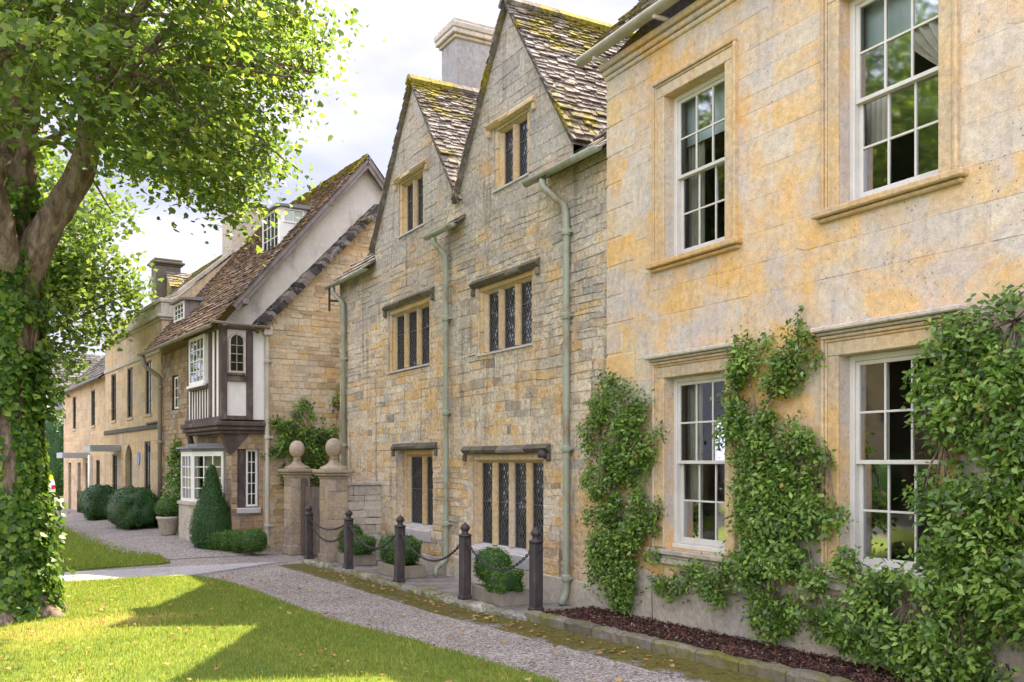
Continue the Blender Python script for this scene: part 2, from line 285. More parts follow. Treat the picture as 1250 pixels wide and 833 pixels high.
def mossy_edge():
    t = NT('mossy_edge')
    n = t.noise(2.2, 7, 0.7); n2 = t.noise(30, 5, 0.7); n3 = t.noise(7, 6, 0.7)
    g = t.n('ShaderNodeSeparateColor', {'Color': t.n('ShaderNodeTexVoronoi', {'Vector': t.co, 'Scale': 55.0}).outputs['Color']}).outputs[0]
    gr = t.ramp(g, [(0.0, (0.06, 0.05, 0.045)), (0.5, (0.21, 0.18, 0.17)), (1.0, (0.42, 0.38, 0.36))])
    mo = t.ramp(n3, [(0.35, (0.05, 0.05, 0.014)), (0.5, (0.13, 0.115, 0.022)), (0.62, (0.085, 0.06, 0.04)), (0.75, (0.2, 0.17, 0.05))])
    e = t.math('ADD', t.attr('edge'), t.math('MULTIPLY', t.math('SUBTRACT', n, 0.5), 1.5))
    c = t.mix(t.ramp(e, [(0.30, 0.0), (0.55, 1.0)]), gr, mo)
    c = t.mix(0.6, c, t.ramp(n2, [(0.3, 0.45), (0.7, 1.5)]), 'MULTIPLY')
    t.pbr(c, 0.95, t.bump(n2, 0.9, 0.02), 0.15); return t.m
MAT['mossy_edge'] = mossy_edge()
def paving():
    t = NT('yard_paving')
    n = t.noise(2.5, 7, 0.7); n2 = t.noise(22, 5, 0.7)
    c = t.ramp(n, [(0.35, (0.13, 0.115, 0.095)), (0.6, (0.27, 0.25, 0.22)), (0.75, (0.36, 0.33, 0.29))])
    c = t.mix(0.5, c, t.ramp(n2, [(0.3, 0.5), (0.7, 1.4)]), 'MULTIPLY')
    t.pbr(c, 0.9, t.bump(n2, 0.6, 0.015), 0.2); return t.m
MAT['yard_paving'] = paving()

# ------------------------------------------------------------------ object helpers
def tag(o, label=None, cat=None, group=None, kind=None):
    if label: o['label'] = label
    if cat: o['category'] = cat
    if group: o['group'] = group
    if kind: o['kind'] = kind
    return o
def empty(name, loc=(0, 0, 0), rz=0.0):
    o = bpy.data.objects.new(name, None); COL.objects.link(o)
    o.location = loc; o.rotation_euler = (0, 0, rz); o.empty_display_size = 0.2
    return o
def copy_tree(o, parent=None):
    c = o.copy(); COL.objects.link(c)
    if parent: c.parent = parent
    for ch in list(o.children): copy_tree(ch, c)
    return c
class MB:
    def __init__(s): s.v = []; s.f = []; s.r = []; s.sm = []
    def add(s, vs, fs, rnd=None, smooth=False):
        b = len(s.v); rnd = random.random() if rnd is None else rnd
        s.v += [tuple(p) for p in vs]
        for f in fs:
            s.f.append([b + i for i in f]); s.r.append(rnd); s.sm.append(smooth)
        return s
    def box(s, x0, x1, y0, y1, z0, z1, rnd=None, c=0.0):
        if x0 > x1: x0, x1 = x1, x0
        if y0 > y1: y0, y1 = y1, y0
        if z0 > z1: z0, z1 = z1, z0
        if c <= 0:
            vs = [(x, y, z) for z in (z0, z1) for y in (y0, y1) for x in (x0, x1)]
            return s.add(vs, [(0, 2, 3, 1), (4, 5, 7, 6), (0, 1, 5, 4), (2, 6, 7, 3), (0, 4, 6, 2), (1, 3, 7, 5)], rnd)
        c = min(c, 0.45 * min(x1 - x0, y1 - y0, z1 - z0))
        X = (x0, x1); Y = (y0, y1); Z = (z0, z1); vs = []; idx = {}
        for i in (0, 1):
            for j in (0, 1):
                for k in (0, 1):
                    sx = c if i == 0 else -c; sy = c if j == 0 else -c; sz = c if k == 0 else -c
                    for a, p in enumerate(((X[i], Y[j] + sy, Z[k] + sz), (X[i] + sx, Y[j], Z[k] + sz), (X[i] + sx, Y[j] + sy, Z[k]))):
                        idx[i, j, k, a] = len(vs); vs.append(p)
        fs = []
        for a, (o1, o2) in enumerate(((1, 2), (0, 2), (0, 1))):
            for side in (0, 1):
                q = []
                for u, w in ((0, 0), (1, 0), (1, 1), (0, 1)):
                    t = [0, 0, 0]; t[a] = side; t[o1] = u; t[o2] = w; q.append(idx[(*t, a)])
                fs.append(q)
        for a in range(3):                       # edges along axis a
            o1, o2 = [k for k in range(3) if k != a]
            for u in (0, 1):
                for w in (0, 1):
                    t0 = [0, 0, 0]; t0[o1] = u; t0[o2] = w; t1 = list(t0); t1[a] = 1
                    fs.append([idx[(*t0, o1)], idx[(*t0, o2)], idx[(*t1, o2)], idx[(*t1, o1)]])
        for i in (0, 1):
            for j in (0, 1):
                for k in (0, 1): fs.append([idx[i, j, k, 0], idx[i, j, k, 1], idx[i, j, k, 2]])
        return s.add(vs, fs, rnd)
    def tube(s, pts, rad, n=10, rnd=None, cap=True):
        pts = [Vector(p) for p in pts]; N = len(pts)
        if not hasattr(rad, '__len__'): rad = [rad] * N
        vs = []; up = None
        for i, p in enumerate(pts):
            d = (pts[min(i + 1, N - 1)] - pts[max(i - 1, 0)]).normalized()
            if up is None: up = d.orthogonal().normalized()
            up = (up - d * up.dot(d)); up = up.normalized() if up.length > 1e-6 else d.orthogonal().normalized()
            sd_ = d.cross(up)
            for k in range(n):
                a = 2 * math.pi * k / n; vs.append(p + (up * math.cos(a) + sd_ * math.sin(a)) * rad[i])
        fs = [[i * n + k, i * n + (k + 1) % n, (i + 1) * n + (k + 1) % n, (i + 1) * n + k] for i in range(N - 1) for k in range(n)]
        if cap: fs += [list(range(n))[::-1], [(N - 1) * n + k for k in range(n)]]
        return s.add(vs, fs, rnd, True)
    def lathe(s, prof, c, n=20, rnd=None, flat=False):
        vs = []
        for r, z in prof:
            for k in range(n):
                a = 2 * math.pi * (k + 0.5) / n; vs.append((c[0] + r * math.cos(a), c[1] + r * math.sin(a), c[2] + z))
        N = len(prof)
        fs = [[i * n + k, i * n + (k + 1) % n, (i + 1) * n + (k + 1) % n, (i + 1) * n + k] for i in range(N - 1) for k in range(n)]
        fs += [list(range(n))[::-1], [(N - 1) * n + k for k in range(n)]]
        return s.add(vs, fs, rnd, not flat)
    def prism(s, poly, vec, rnd=None):              # poly: 3-D polygon, swept along vec
        n = len(poly); v = Vector(vec)
        vs = [Vector(p) for p in poly] + [Vector(p) + v for p in poly]
        fs = [list(range(n))[::-1], [n + i for i in range(n)]] + [[i, (i + 1) % n, n + (i + 1) % n, n + i] for i in range(n)]
        return s.add(vs, fs, rnd)
    def poly(s, pts, rnd=None):
        return s.add(pts, [list(range(len(pts)))], rnd)
    def build(s, name, m, parent=None):
        me = bpy.data.meshes.new(name); me.from_pydata(s.v, [], s.f); 
        a = me.attributes.new('rnd', 'FLOAT', 'FACE'); a.data.foreach_set('value', s.r)
        me.polygons.foreach_set('use_smooth', s.sm)
        bm = bmesh.new(); bm.from_mesh(me); bmesh.ops.recalc_face_normals(bm, faces=bm.faces); bm.to_mesh(me); bm.free()
        me.materials.append(MAT[m]); me.update()
        o = bpy.data.objects.new(name, me); COL.objects.link(o)
        if parent is not None: o.parent = parent
        return o
def clip_half(P, a, b, c):                          # keep a*u+b*v<=c
    out = []
    for i in range(len(P)):
        p, q = P[i], P[(i + 1) % len(P)]
        dp = a * p[0] + b * p[1] - c; dq = a * q[0] + b * q[1] - c
        if dp <= 0: out.append(p)
        if dp * dq < 0:
            t = dp / (dp - dq); out.append((p[0] + (q[0] - p[0]) * t, p[1] + (q[1] - p[1]) * t))
    return out
def clip_poly(P, Q):                                # Q convex, counter-clockwise
    for i in range(len(Q)):
        (x0, y0), (x1, y1) = Q[i], Q[(i + 1) % len(Q)]
        a, b = (y1 - y0), -(x1 - x0)
        P = clip_half(P, a, b, a * x0 + b * y0)
        if len(P) < 3: return []
    return P
def ccw(Q):
    A = sum(Q[i][0] * Q[(i + 1) % len(Q)][1] - Q[(i + 1) % len(Q)][0] * Q[i][1] for i in range(len(Q)))
    return Q if A > 0 else Q[::-1]
def in_poly(x, y, P):
    c = False
    for i in range(len(P)):
        (x0, y0), (x1, y1) = P[i], P[i - 1]
        if (y0 > y) != (y1 > y) and x < (x1 - x0) * (y - y0) / (y1 - y0) + x0: c = not c
    return c
FRONT = lambda u, z, d: (-d, u, z)                  # facade looking towards -x
END = lambda u, z, d: (u, -d, z)                    # end wall looking towards -y
def stones(mb, region, openings, hr, lr, fmap, proud=(0.003, 0.018), joint=0.010, jit=0.010, seed=1, cham=0.010, gap_rnd=0.0):
    rg = random.Random(seed); region = ccw(region)
    us = [p[0] for p in region]; zs = [p[1] for p in region]
    u0, u1, z0, z1 = min(us), max(us), min(zs), max(zs)
    br = sorted({z0, z1} | {z for o in openings for z in o[2:4] if z0 < z < z1})
    crs = []
    for a, b in zip(br, br[1:]):
        n = max(1, round((b - a) / rg.uniform(*hr))); w = [rg.uniform(0.65, 1.35) for _ in range(n)]; tot = sum(w); z = a
        for k in w: crs.append((z, z + (b - a) * k / tot)); z += (b - a) * k / tot
    for a, b in crs:
        iv = [(u0, u1)]
        for o in openings:
            if o[2] < b - 1e-4 and o[3] > a + 1e-4:
                nv = []
                for p, q in iv:
                    if o[0] > p: nv.append((p, min(q, o[0])))
                    if o[1] < q: nv.append((max(p, o[1]), q))
                iv = [(p, q) for p, q in nv if q - p > 0.005]
        for p, q in iv:
            cell = clip_poly([(p, a), (q, a), (q, b), (p, b)], region)
            if cell: mb.poly([fmap(u, z, 0.0) for u, z in cell], 0.35 + gap_rnd)
            u = p; first = True
            while u < q - 1e-3:
                L = rg.uniform(*lr) * (0.55 if first and rg.random() < 0.5 else 1); first = False
                e = u + L
                if q - e < lr[0] * 0.6: e = q
                j = joint / 2; J = lambda: rg.uniform(-jit, jit)
                P = [(u + j + J() * 0.6, a + j + J()), (e - j + J() * 0.6, a + j + J()), (e - j + J() * 0.6, b - j + J()), (u + j + J() * 0.6, b - j + J())]
                if (b - a) > 0.12 and rg.random() < 0.6:   # knock off a corner
                    k = rg.randrange(4); p0 = P[k]; pa = P[k - 1]; pb = P[(k + 1) % 4]; t = rg.uniform(0.05, 0.16)
                    P = P[:k] + [(p0[0] + (pa[0] - p0[0]) * t, p0[1] + (pa[1] - p0[1]) * t), (p0[0] + (pb[0] - p0[0]) * t, p0[1] + (pb[1] - p0[1]) * t)] + P[k + 1:]
                P = clip_poly([(min(max(x, p), q), y) for x, y in P], region)
                if len(P) >= 3:
                    cx = sum(x for x, _ in P) / len(P); cy = sum(y for _, y in P) / len(P)
                    d = rg.uniform(*proud); tu, tv = rg.uniform(-.012, .012), rg.uniform(-.012, .012)
                    outer = [fmap(x, y, 0.0005) for x, y in P]; inn = []
                    for x, y in P:
                        l = math.hypot(x - cx, y - cy) + 1e-6; k = max(0.3, 1 - cham / l)
                        xx, yy = cx + (x - cx) * k, cy + (y - cy) * k
                        inn.append(fmap(xx, yy, max(0.002, d + (xx - cx) * tu + (yy - cy) * tv)))
                    n = len(P)
                    mb.add(outer + inn, [[n + i for i in range(n)]] + [[i, (i + 1) % n, n + (i + 1) % n, n + i] for i in range(n)], rg.random())
                u = e
    return mb
def slates(mb, o, a, s, L, S, row=(0.16, 0.26), wid=(0.16, 0.38), th=(0.016, 0.034), region=None, seed=1, over=0.0):
    """stone slates laid in courses: o eave corner, a unit vector along the eave, s unit vector up the slope"""
    rg = random.Random(seed); o = Vector(o); a = Vector(a).normalized(); s = Vector(s).normalized(); n = a.cross(s).normalized()
    if n.z < 0: n = -n
    v = -over
    while v < S:
        t = v / S; h = row[1] + (row[0] - row[1]) * max(0, t); u = rg.uniform(-0.2, 0)
        while u < L:
            w = rg.uniform(*wid) * (1.1 - 0.3 * t); e = u + w; g = 0.006
            v0 = v + rg.uniform(-0.032, 0.028); v1 = v + h * 1.45
            P = [(max(u + g, 0), v0 + rg.uniform(-.012, .012)), (min(e - g, L), v0 + rg.uniform(-.012, .012)), (min(e - g, L), min(v1, S)), (max(u + g, 0), min(v1, S))]
            u = e
            if P[1][0] - P[0][0] < 0.03 or P[2][1] - P[1][1] < 0.02: continue
            if region:
                P = clip_poly(P, region)
                if len(P) < 3: continue
            d = rg.uniform(*th); lift = rg.uniform(0.0, 0.022); k = 0.018 / max(h, .1)
            top = []; bot = []
            for (x, y) in P:
                up = d + lift + 0.02 - (y - v) / (h * 1.45) * (d + 0.012)
                top.append(o + a * x + s * y + n * up); bot.append(o + a * x + s * y + n * (up - d))
            m = len(P)
            mb.add(bot + top, [[m + i for i in range(m)], list(range(m))[::-1]] + [[i, (i + 1) % m, m + (i + 1) % m, m + i] for i in range(m)], rg.random())
        v += h * rg.uniform(.8, 1.2)
    return mb
def tilt_quads(mb, u0, u1, z0, z1, fmap, d, du, dz, seed, amp=0.012):
    """lead-light: diamond quarries each set at its own slight angle"""
    rg = random.Random(seed); box = [(u0, z0), (u1, z0), (u1, z1), (u0, z1)]
    nu = int((u1 - u0) / du) + 2; nz_ = int((z1 - z0) / dz) + 2
    for i in range(-1, 2 * nu):
        for j in range(-1, 2 * nz_):
            if (i + j) % 2: continue
            cu = u0 + i * du / 2; cz = z0 + j * dz / 2
            P = clip_poly([(cu - du / 2, cz), (cu, cz - dz / 2), (cu + du / 2, cz), (cu, cz + dz / 2)], box)
            if len(P) < 3: continue
            a, b = rg.gauss(0, amp), rg.gauss(0, amp)
            mb.poly([fmap(u, z, d + (u - cu) * a * 3 + (z - cz) * b * 3) for u, z in P], rg.random())
def came_bars(mb, u0, u1, z0, z1, fmap, d, du, dz, w=0.007):
    for sgn in (1, -1):
        k = dz / du; lo = z0 - k * (u1 - u0) - dz; hi = z1 + k * (u1 - u0) + dz; c = math.floor(lo / dz) * dz
        c0 = z0 - sgn * k * u0                     # through the corner so that bars meet the quarries' edges
        m = -400
        for m in range(-80, 80):
            cc = c0 + dz / 2 + m * dz
            # z = cc + sgn*k*u
            us = [u0, u1] + [(z - cc) / (sgn * k) for z in (z0, z1)]
            pts = sorted(u for u in us if u0 - 1e-6 <= u <= u1 + 1e-6 and z0 - 1e-6 <= cc + sgn * k * u <= z1 + 1e-6)
            if len(pts) < 2 or pts[-1] - pts[0] < 0.012: continue
            ua, ub = pts[0], pts[-1]; za, zb = cc + sgn * k * ua, cc + sgn * k * ub
            l = math.hypot(ub - ua, zb - za); nx, nz_ = -(zb - za) / l * w / 2, (ub - ua) / l * w / 2
            P = [(ua + nx, za + nz_), (ub + nx, zb + nz_), (ub - nx, zb - nz_), (ua - nx, za - nz_)]
            mb.add([fmap(u, z, d) for u, z in P] + [fmap(u, z, d + 0.006) for u, z in P], [[4, 5, 6, 7], [0, 1, 5, 4], [1, 2, 6, 5], [2, 3, 7, 6], [3, 0, 4, 7]])

# leaves as real little folded blades, all of one plant's foliage in one mesh
TEMPL = {
 'oval': ([(0, 0, 0), (.26, .45, .06), (0, 1, -.06), (0, .5, 0), (-.26, .45, .06)], [(0, 1, 2, 3), (0, 3, 2, 4)]),
 'maple': ([(0, 0, 0), (.42, .12, .05), (.56, .55, .08), (.22, .66, .02), (0, 1.05, -.08), (0, .45, -.02), (-.22, .66, .02), (-.56, .55, .08), (-.42, .12, .05)], [(0, 1, 2, 5), (5, 2, 3, 4), (5, 4, 6, 7), (0, 5, 7, 8)]),
 'ivy': ([(0, 0, 0), (.40, .02, .05), (.52, .42, .06), (0, 1, -.05), (0, .4, -.02), (-.52, .42, .06), (-.40, .02, .05)], [(0, 1, 2, 4), (4, 2, 3, 3), (4, 3, 3, 5), (0, 4, 5, 6)]),
 'tiny': ([(0, 0, 0), (.3, .5, 0.05), (0, 1, 0), (-.3, .5, 0.05)], [(0, 1, 2, 3)]),
 'blade': ([(-.5, 0, 0), (.5, 0, 0), (.25, .6, .12), (0, 1, .35)], [(0, 1, 2, 3)]),
 'chip': ([(-.3, -.5, 0), (.3, -.5, .06), (.3, .5, 0), (-.25, .5, .05)], [(0, 1, 2, 3)]),
}
RNG = np.random.default_rng(11)
def leaf_mesh(name, pos, nrm, size, m, shape='oval', parent=None, droop=None, rnd=None, width=1.0):
    pos = np.asarray(pos, float); nrm = np.asarray(nrm, float); N = len(pos)
    nrm = nrm / (np.linalg.norm(nrm, axis=1, keepdims=True) + 1e-9)
    t = RNG.normal(size=(N, 3))
    if droop is not None: t += np.asarray(droop)
    t -= nrm * np.sum(t * nrm, axis=1, keepdims=True); t /= (np.linalg.norm(t, axis=1, keepdims=True) + 1e-9)
    b = np.cross(t, nrm)
    T, F = TEMPL[shape]; T = np.array(T) * np.array([width, 1, 1]); F = [tuple(dict.fromkeys(f)) for f in F]; F = [f for f in F if len(f) >= 3]
    size = np.broadcast_to(np.asarray(size, float), (N,))
    V = pos[:, None, :] + size[:, None, None] * (T[None, :, 0, None] * b[:, None] + T[None, :, 1, None] * t[:, None] + T[None, :, 2, None] * nrm[:, None])
    M = len(T); fl = np.concatenate([np.array(f) for f in F]); ls = np.array([len(f) for f in F])
    idx = (np.arange(N)[:, None] * M + fl[None]).ravel(); tot = np.tile(ls, N); start = np.concatenate([[0], np.cumsum(tot)[:-1]])
    me = bpy.data.meshes.new(name)
    me.vertices.add(N * M); me.vertices.foreach_set('co', V.ravel().astype(np.float32))
    me.loops.add(len(idx)); me.loops.foreach_set('vertex_index', idx.astype(np.int32))
    me.polygons.add(len(tot)); me.polygons.foreach_set('loop_start', start.astype(np.int32)); me.polygons.foreach_set('loop_total', tot.astype(np.int32))
    me.update(calc_edges=True)
    r = RNG.random(N) if rnd is None else np.asarray(rnd)
    a = me.attributes.new('rnd', 'FLOAT', 'FACE'); a.data.foreach_set('value', np.repeat(np.clip(r, 0, 1), len(F)).astype(np.float32))
    me.materials.append(MAT[m])
    o = bpy.data.objects.new(name, me); COL.objects.link(o)
    if parent is not None: o.parent = parent
    return o
def gz(y): return -0.10 + 0.02 * max(0.0, 12.0 - max(y, -20))
# ------------------------------------------------------------------ the ground
def strip(name, m, ys, xl, xr, dz, kind='structure', nx=1, wob=0.0, seed=1, parent=None, skirt=0.0):
    rg = random.Random(seed); ys = sorted(set(ys) | ({12.0} if ys[0] < 12 < ys[-1] else set()))
    fine = []
    for a, b in zip(ys, ys[1:]):
        n = max(1, int((b - a) / 0.25)) if wob else 1
        fine += [a + (b - a) * k / n for k in range(n)]
    fine.append(ys[-1]); vs = []; fs = []; K = nx + 1
    for y in fine:
        a, b = xl(y) + rg.uniform(-wob, wob), xr(y) + rg.uniform(-wob, wob)
        for k in range(K): vs.append((a + (b - a) * k / nx, y, gz(y) + dz))
    for i in range(len(fine) - 1):
        for k in range(nx): fs.append([i * K + k, i * K + k + 1, (i + 1) * K + k + 1, (i + 1) * K + k])
    if skirt:
        for side in (0, nx):
            b = len(vs)
            for i in range(len(fine)): x, y, z = vs[i * K + side]; vs.append((x, y, z - skirt))
            for i in range(len(fine) - 1): fs.append([i * K + side, (i + 1) * K + side, b + i + 1, b + i])
        for i in (0, len(fine) - 1):
            b = len(vs)
            for k in range(K): x, y, z = vs[i * K + k]; vs.append((x, y, z - skirt))
            for k in range(nx): fs.append([i * K + k, i * K + k + 1, b + k + 1, b + k])
    o = MB().add(vs, fs, 0.5).build(name, m, parent); tag(o, kind=kind); return o
def curve(pts):
    def f(y):
        if y <= pts[0][0]: return pts[0][1]
        for (a, u), (b, v) in zip(pts, pts[1:]):
            if y <= b: return u + (v - u) * (y - a) / (b - a)
        return pts[-1][1]
    return f
C_ = lambda v: (lambda y: v)
strip('ground', 'earth', [-40, 300], C_(-160), C_(160), -0.03)
strip('road', 'asphalt', [-40, 200], C_(-15), C_(-7.5), -0.01)
strip('path', 'gravel', [-6, 4, 8, 17, 21, 26, 40, 95], C_(-6.9), curve([(4, 7.0), (22, 7.2), (22.4, 5.6), (95, 0.5)]), -0.006)
lawn_r = curve([(2, 4.5), (7.3, 4.36), (8.5, 4.24), (10.3, 4.04), (11.8, 3.78), (13.4, 3.63), (15.9, 3.46), (16.6, 3.36), (17.25, 3.22), (17.6, 3.1), (17.9, 2.98), (18.1, 2.6)])
strip('lawn', 'lawn_grass', [-5, 2, 4, 7.7, 11.5, 14.5, 16.6, 17.25, 17.6, 17.9, 18.1], C_(-6.2), lawn_r, 0.035, nx=2, wob=0.03, skirt=0.06)
far_r = curve([(20.08, 0.9), (20.37, 1.9), (20.52, 2.75), (20.75, 2.97), (22.5, 2.95), (25.2, 2.82), (30, 2.5), (36.3, 2.02), (38.3, 1.4)])
strip('lawn', 'lawn_grass', [20.0, 20.37, 20.52, 20.75, 22.5, 25.2, 30, 36.3, 38.3], C_(-6.2), far_r, 0.035, nx=2, wob=0.03, seed=3, skirt=0.06)
strip('footpath', 'flag_path', [18.12, 18.4, 19.95], C_(-6.2), curve([(18.12, 2.6), (18.4, 3.2), (19.2, 4.4), (19.95, 5.2)]), 0.004)
kerb_in = curve([(10.6, 6.02), (12.3, 5.86), (14.5, 5.78), (17, 5.66), (19.35, 5.50)])
vg = strip('verge', 'mossy_edge', [4, 6.2, 8, 10.6, 12.3, 14.5, 17, 19.3], curve([(4, 5.2), (10.6, 4.9), (14.5, 4.75), (17, 4.6), (19.3, 4.5)]), curve([(4, 6.3), (10.6, 6.05), (12.3, 5.9), (14.5, 5.8), (17, 5.7), (19.3, 5.52)]), 0.006, nx=4)
ea = vg.data.attributes.new('edge', 'FLOAT', 'POINT')
for k_, v_ in enumerate(vg.data.vertices):
    xr_ = float(np.interp(v_.co.y, [4, 10.6, 12.3, 14.5, 17, 19.3], [6.3, 6.05, 5.9, 5.8, 5.7, 5.52])); v_.co.z -= .020 * min(1, max(0, (xr_ - v_.co.x - .45) / .35)); ea.data[k_].value = min(1.0, max(0.0, 1.15 - (xr_ - v_.co.x) / .95))
strip('yard', 'yard_paving', [10.7, 12.3, 14.5, 17, 19.0], lambda y: kerb_in(y) + 0.1, C_(7.2), 0.05)
def rough_kerb(name, line, z0, z1, w, seed, m, q=1.0):
    rg = random.Random(seed); mb = MB(); y = line[0][0]; f = curve(line)
    while y < line[-1][0]:
        L = rg.uniform(0.35, 0.75); e = min(y + L, line[-1][0])
        x0, x1 = f(y), f(e); n = 6; k = 5; top = z1 + rg.uniform(-.025, .025) * q
        vs = []; fs = []
        prof = [(-w / 2, z0), (-w / 2 - .005, z1 - .03), (-w / 2 + .03, top), (w / 2 - .03, top), (w / 2, z1 - .03), (w / 2, z0)]
        for i in range(n + 1):
            t = i / n; yy = y + 0.008 + (e - y - 0.016) * t; xx = x0 + (x1 - x0) * t
            for px, pz in prof:
                e_ = (0.012 if 0 < i < n else 0.004) * q
                end = 0.02 * q if i in (0, n) and pz > z0 else 0
                vs.append((xx + px + rg.gauss(0, e_), yy, gz(yy) + pz - end + (rg.gauss(0, e_) if pz > z0 else 0)))
        K = len(prof)
        for i in range(n):
            for j in range(K - 1): fs.append([i * K + j, i * K + j + 1, (i + 1) * K + j + 1, (i + 1) * K + j])
        fs += [list(range(K)), [n * K + j for j in range(K)]]
        mb.add(vs, fs, rg.random()); y = e
    return tag(mb.build(name, m), kind='structure')
rough_kerb('kerb', [(10.75, 6.04), (12.3, 5.88), (14.5, 5.80), (17, 5.68), (19.45, 5.50)], -0.05, 0.085, 0.2, 4, 'kerb_stone')
# flower bed against the town house
strip('flower_bed', 'soil', [2.5, 5, 8, 10.75], curve([(2.5, 6.32), (6.8, 6.25), (10.75, 6.12)]), C_(6.99), 0.115, nx=3)
rough_kerb('bed_edging', [(2.5, 6.27), (6.8, 6.20), (10.85, 6.06)], -0.05, 0.135, 0.16, 9, 'bed_stone', .45)
N = 9000; y = RNG.uniform(3, 10.7, N); x0 = np.interp(y, [2.5, 6.8, 10.75], [6.30, 6.24, 6.12]); x = x0 + (6.98 - x0) * RNG.random(N)
z = np.array([gz(v) for v in y]) + 0.117 + RNG.random(N) * 0.03
chips = leaf_mesh('bark_mulch', np.c_[x, y, z], np.c_[RNG.normal(0, .5, N), RNG.normal(0, .5, N), np.ones(N)], RNG.uniform(.015, .05, N), 'chips', 'chip', width=.6)
tag(chips, 'reddish brown bark mulch over the flower bed', 'mulch', kind='stuff')

# ------------------------------------------------------------------ ochre town house, right
RB = tag(empty('town_house', (7.0, 0, 0)), 'ochre stone town house with tall white sash windows and bushes trained up its wall', 'house')
UW = [(5.36, 6.45), (8.07, 9.16)]; ZU = (4.44, 6.42); ZL = (0.97, 3.02)
ops = [(a, b, ZU[0], ZU[1]) for a, b in UW] + [(a, b, ZL[0], ZL[1]) for a, b in UW]
mb = MB(); stones(mb, [(0.6, -0.2), (10.40, -0.2), (10.40, 7.2), (0.6, 7.2)], ops, (0.28, 0.36), (0.45, 1.0), FRONT, (0.0008, 0.0022), 0.0022, 0.002, 21, 0.004, 0.1)
for a, b, c, d in ops:                               # stone reveals
    for yy in (a, b): mb.poly([(0.0, yy, c), (0.24, yy, c), (0.24, yy, d), (0.0, yy, d)], 0.4)
    mb.poly([(0, a, d), (.24, a, d), (.24, b, d), (0, b, d)], 0.4); mb.poly([(0, a, c), (.24, a, c), (.24, b, c), (0, b, c)], 0.4)
mb.box(0.0, 9, 10.38, 10.40, -.2, 7.2, 0.4); mb.box(8.98, 9.0, 0.6, 10.4, -.2, 7.2, 0.3); mb.box(0, 9, 0.58, 0.6, -.2, 7.2, .3)
mb.build('wall', 'ashlar', RB)
mb = MB(); mb.box(0.03, 8.9, 0.7, 10.3, 3.55, 3.75); mb.box(3.4, 3.5, 0.7, 10.3, -.1, 7.1); mb.box(0.06, 3.4, 7.2, 7.3, 0, 7.1); mb.box(0.03, 3.4, 0.7, 10.3, 6.95, 7.05); mb.build('interior', 'interior', RB)
mb = MB(); k = 0; zq = -0.15; rg = random.Random(3)
while zq < 7.0:
    h = rg.uniform(0.33, 0.40); L = 0.62 if k % 2 else 0.36
    mb.box(-0.009, 0.3, 10.42 - L, 10.425, zq + .006, min(zq + h, 7.05) - .006, c=0.012); zq += h; k += 1
mb.build('quoins', 'ashlar', RB)
mb = MB(); mb.box(-0.035, 0.1, 0.6, 10.44, -0.2, 0.62, c=.015); mb.build('plinth', 'pale_stone', RB)
mb = MB()
for dz0, dz1, dx in ((7.04, 7.10, 0.035), (7.10, 7.17, 0.07), (7.17, 7.25, 0.12)): mb.box(-dx, 0.2, 0.6, 10.43 + dx * .2, dz0, dz1 - .002, c=0.012)
mb.build('cornice', 'ashlar', RB)
def half_gutter(mb, p0, p1, r, th=0.012, n=9):
    p0, p1 = Vector(p0), Vector(p1); d = (p1 - p0).normalized(); sd_ = d.cross(Vector((0, 0, 1))).normalized()
    ring = []
    for rr in (r, r - th):
        for k in range(n): a = math.pi * k / (n - 1); ring.append(sd_ * (math.cos(a) * rr) + Vector((0, 0, -math.sin(a) * rr)))
    order = list(range(n)) + list(range(2 * n - 1, n - 1, -1)); m = len(order)
    vs = [p0 + ring[i] for i in order] + [p1 + ring[i] for i in order]
    fs = [[i, (i + 1) % m, m + (i + 1) % m, m + i] for i in range(m)]
    ns = n
    fs += [list(range(ns)), [m + i for i in range(ns)]]
    mb.add(vs, fs, .5, True)
mb = MB(); half_gutter(mb, (-0.27, 0.6, 7.36), (-0.27, 10.66, 7.36), 0.085)
for yy in (1.8, 3.6, 5.4, 7.2, 9.0, 10.3): mb.box(-0.30, 0.02, yy - .02, yy + .02, 7.24, 7.285, c=.004)
mb.build('gutter', 'drain_cream', RB)
up = Vector((0.70, 0, 0.714)); mb = MB(); mb.add([(-.25, .6, 7.33), (-.25, 10.55, 7.33), (-.25 + up.x * 6.2, 10.55, 7.33 + up.z * 6.2), (-.25 + up.x * 6.2, .6, 7.33 + up.z * 6.2)], [[0, 1, 2, 3]])
mb.add([(8.6, .6, 7.2), (8.6, 10.55, 7.2), (-.25 + up.x * 6.2, 10.55, 7.33 + up.z * 6.2), (-.25 + up.x * 6.2, .6, 7.33 + up.z * 6.2)], [[0, 1, 2, 3]])
mb.add([(-.1, 10.39, 7.2), (8.6, 10.39, 7.2), (4.09, 10.39, 11.75)], [[0, 1, 2]])
slates(mb, (-.26, 0.6, 7.36), (0, 1, 0), up, 9.98, 6.2, (0.12, 0.22), seed=5, over=.04)
mb.build('roof', 'slate_mossy', RB)
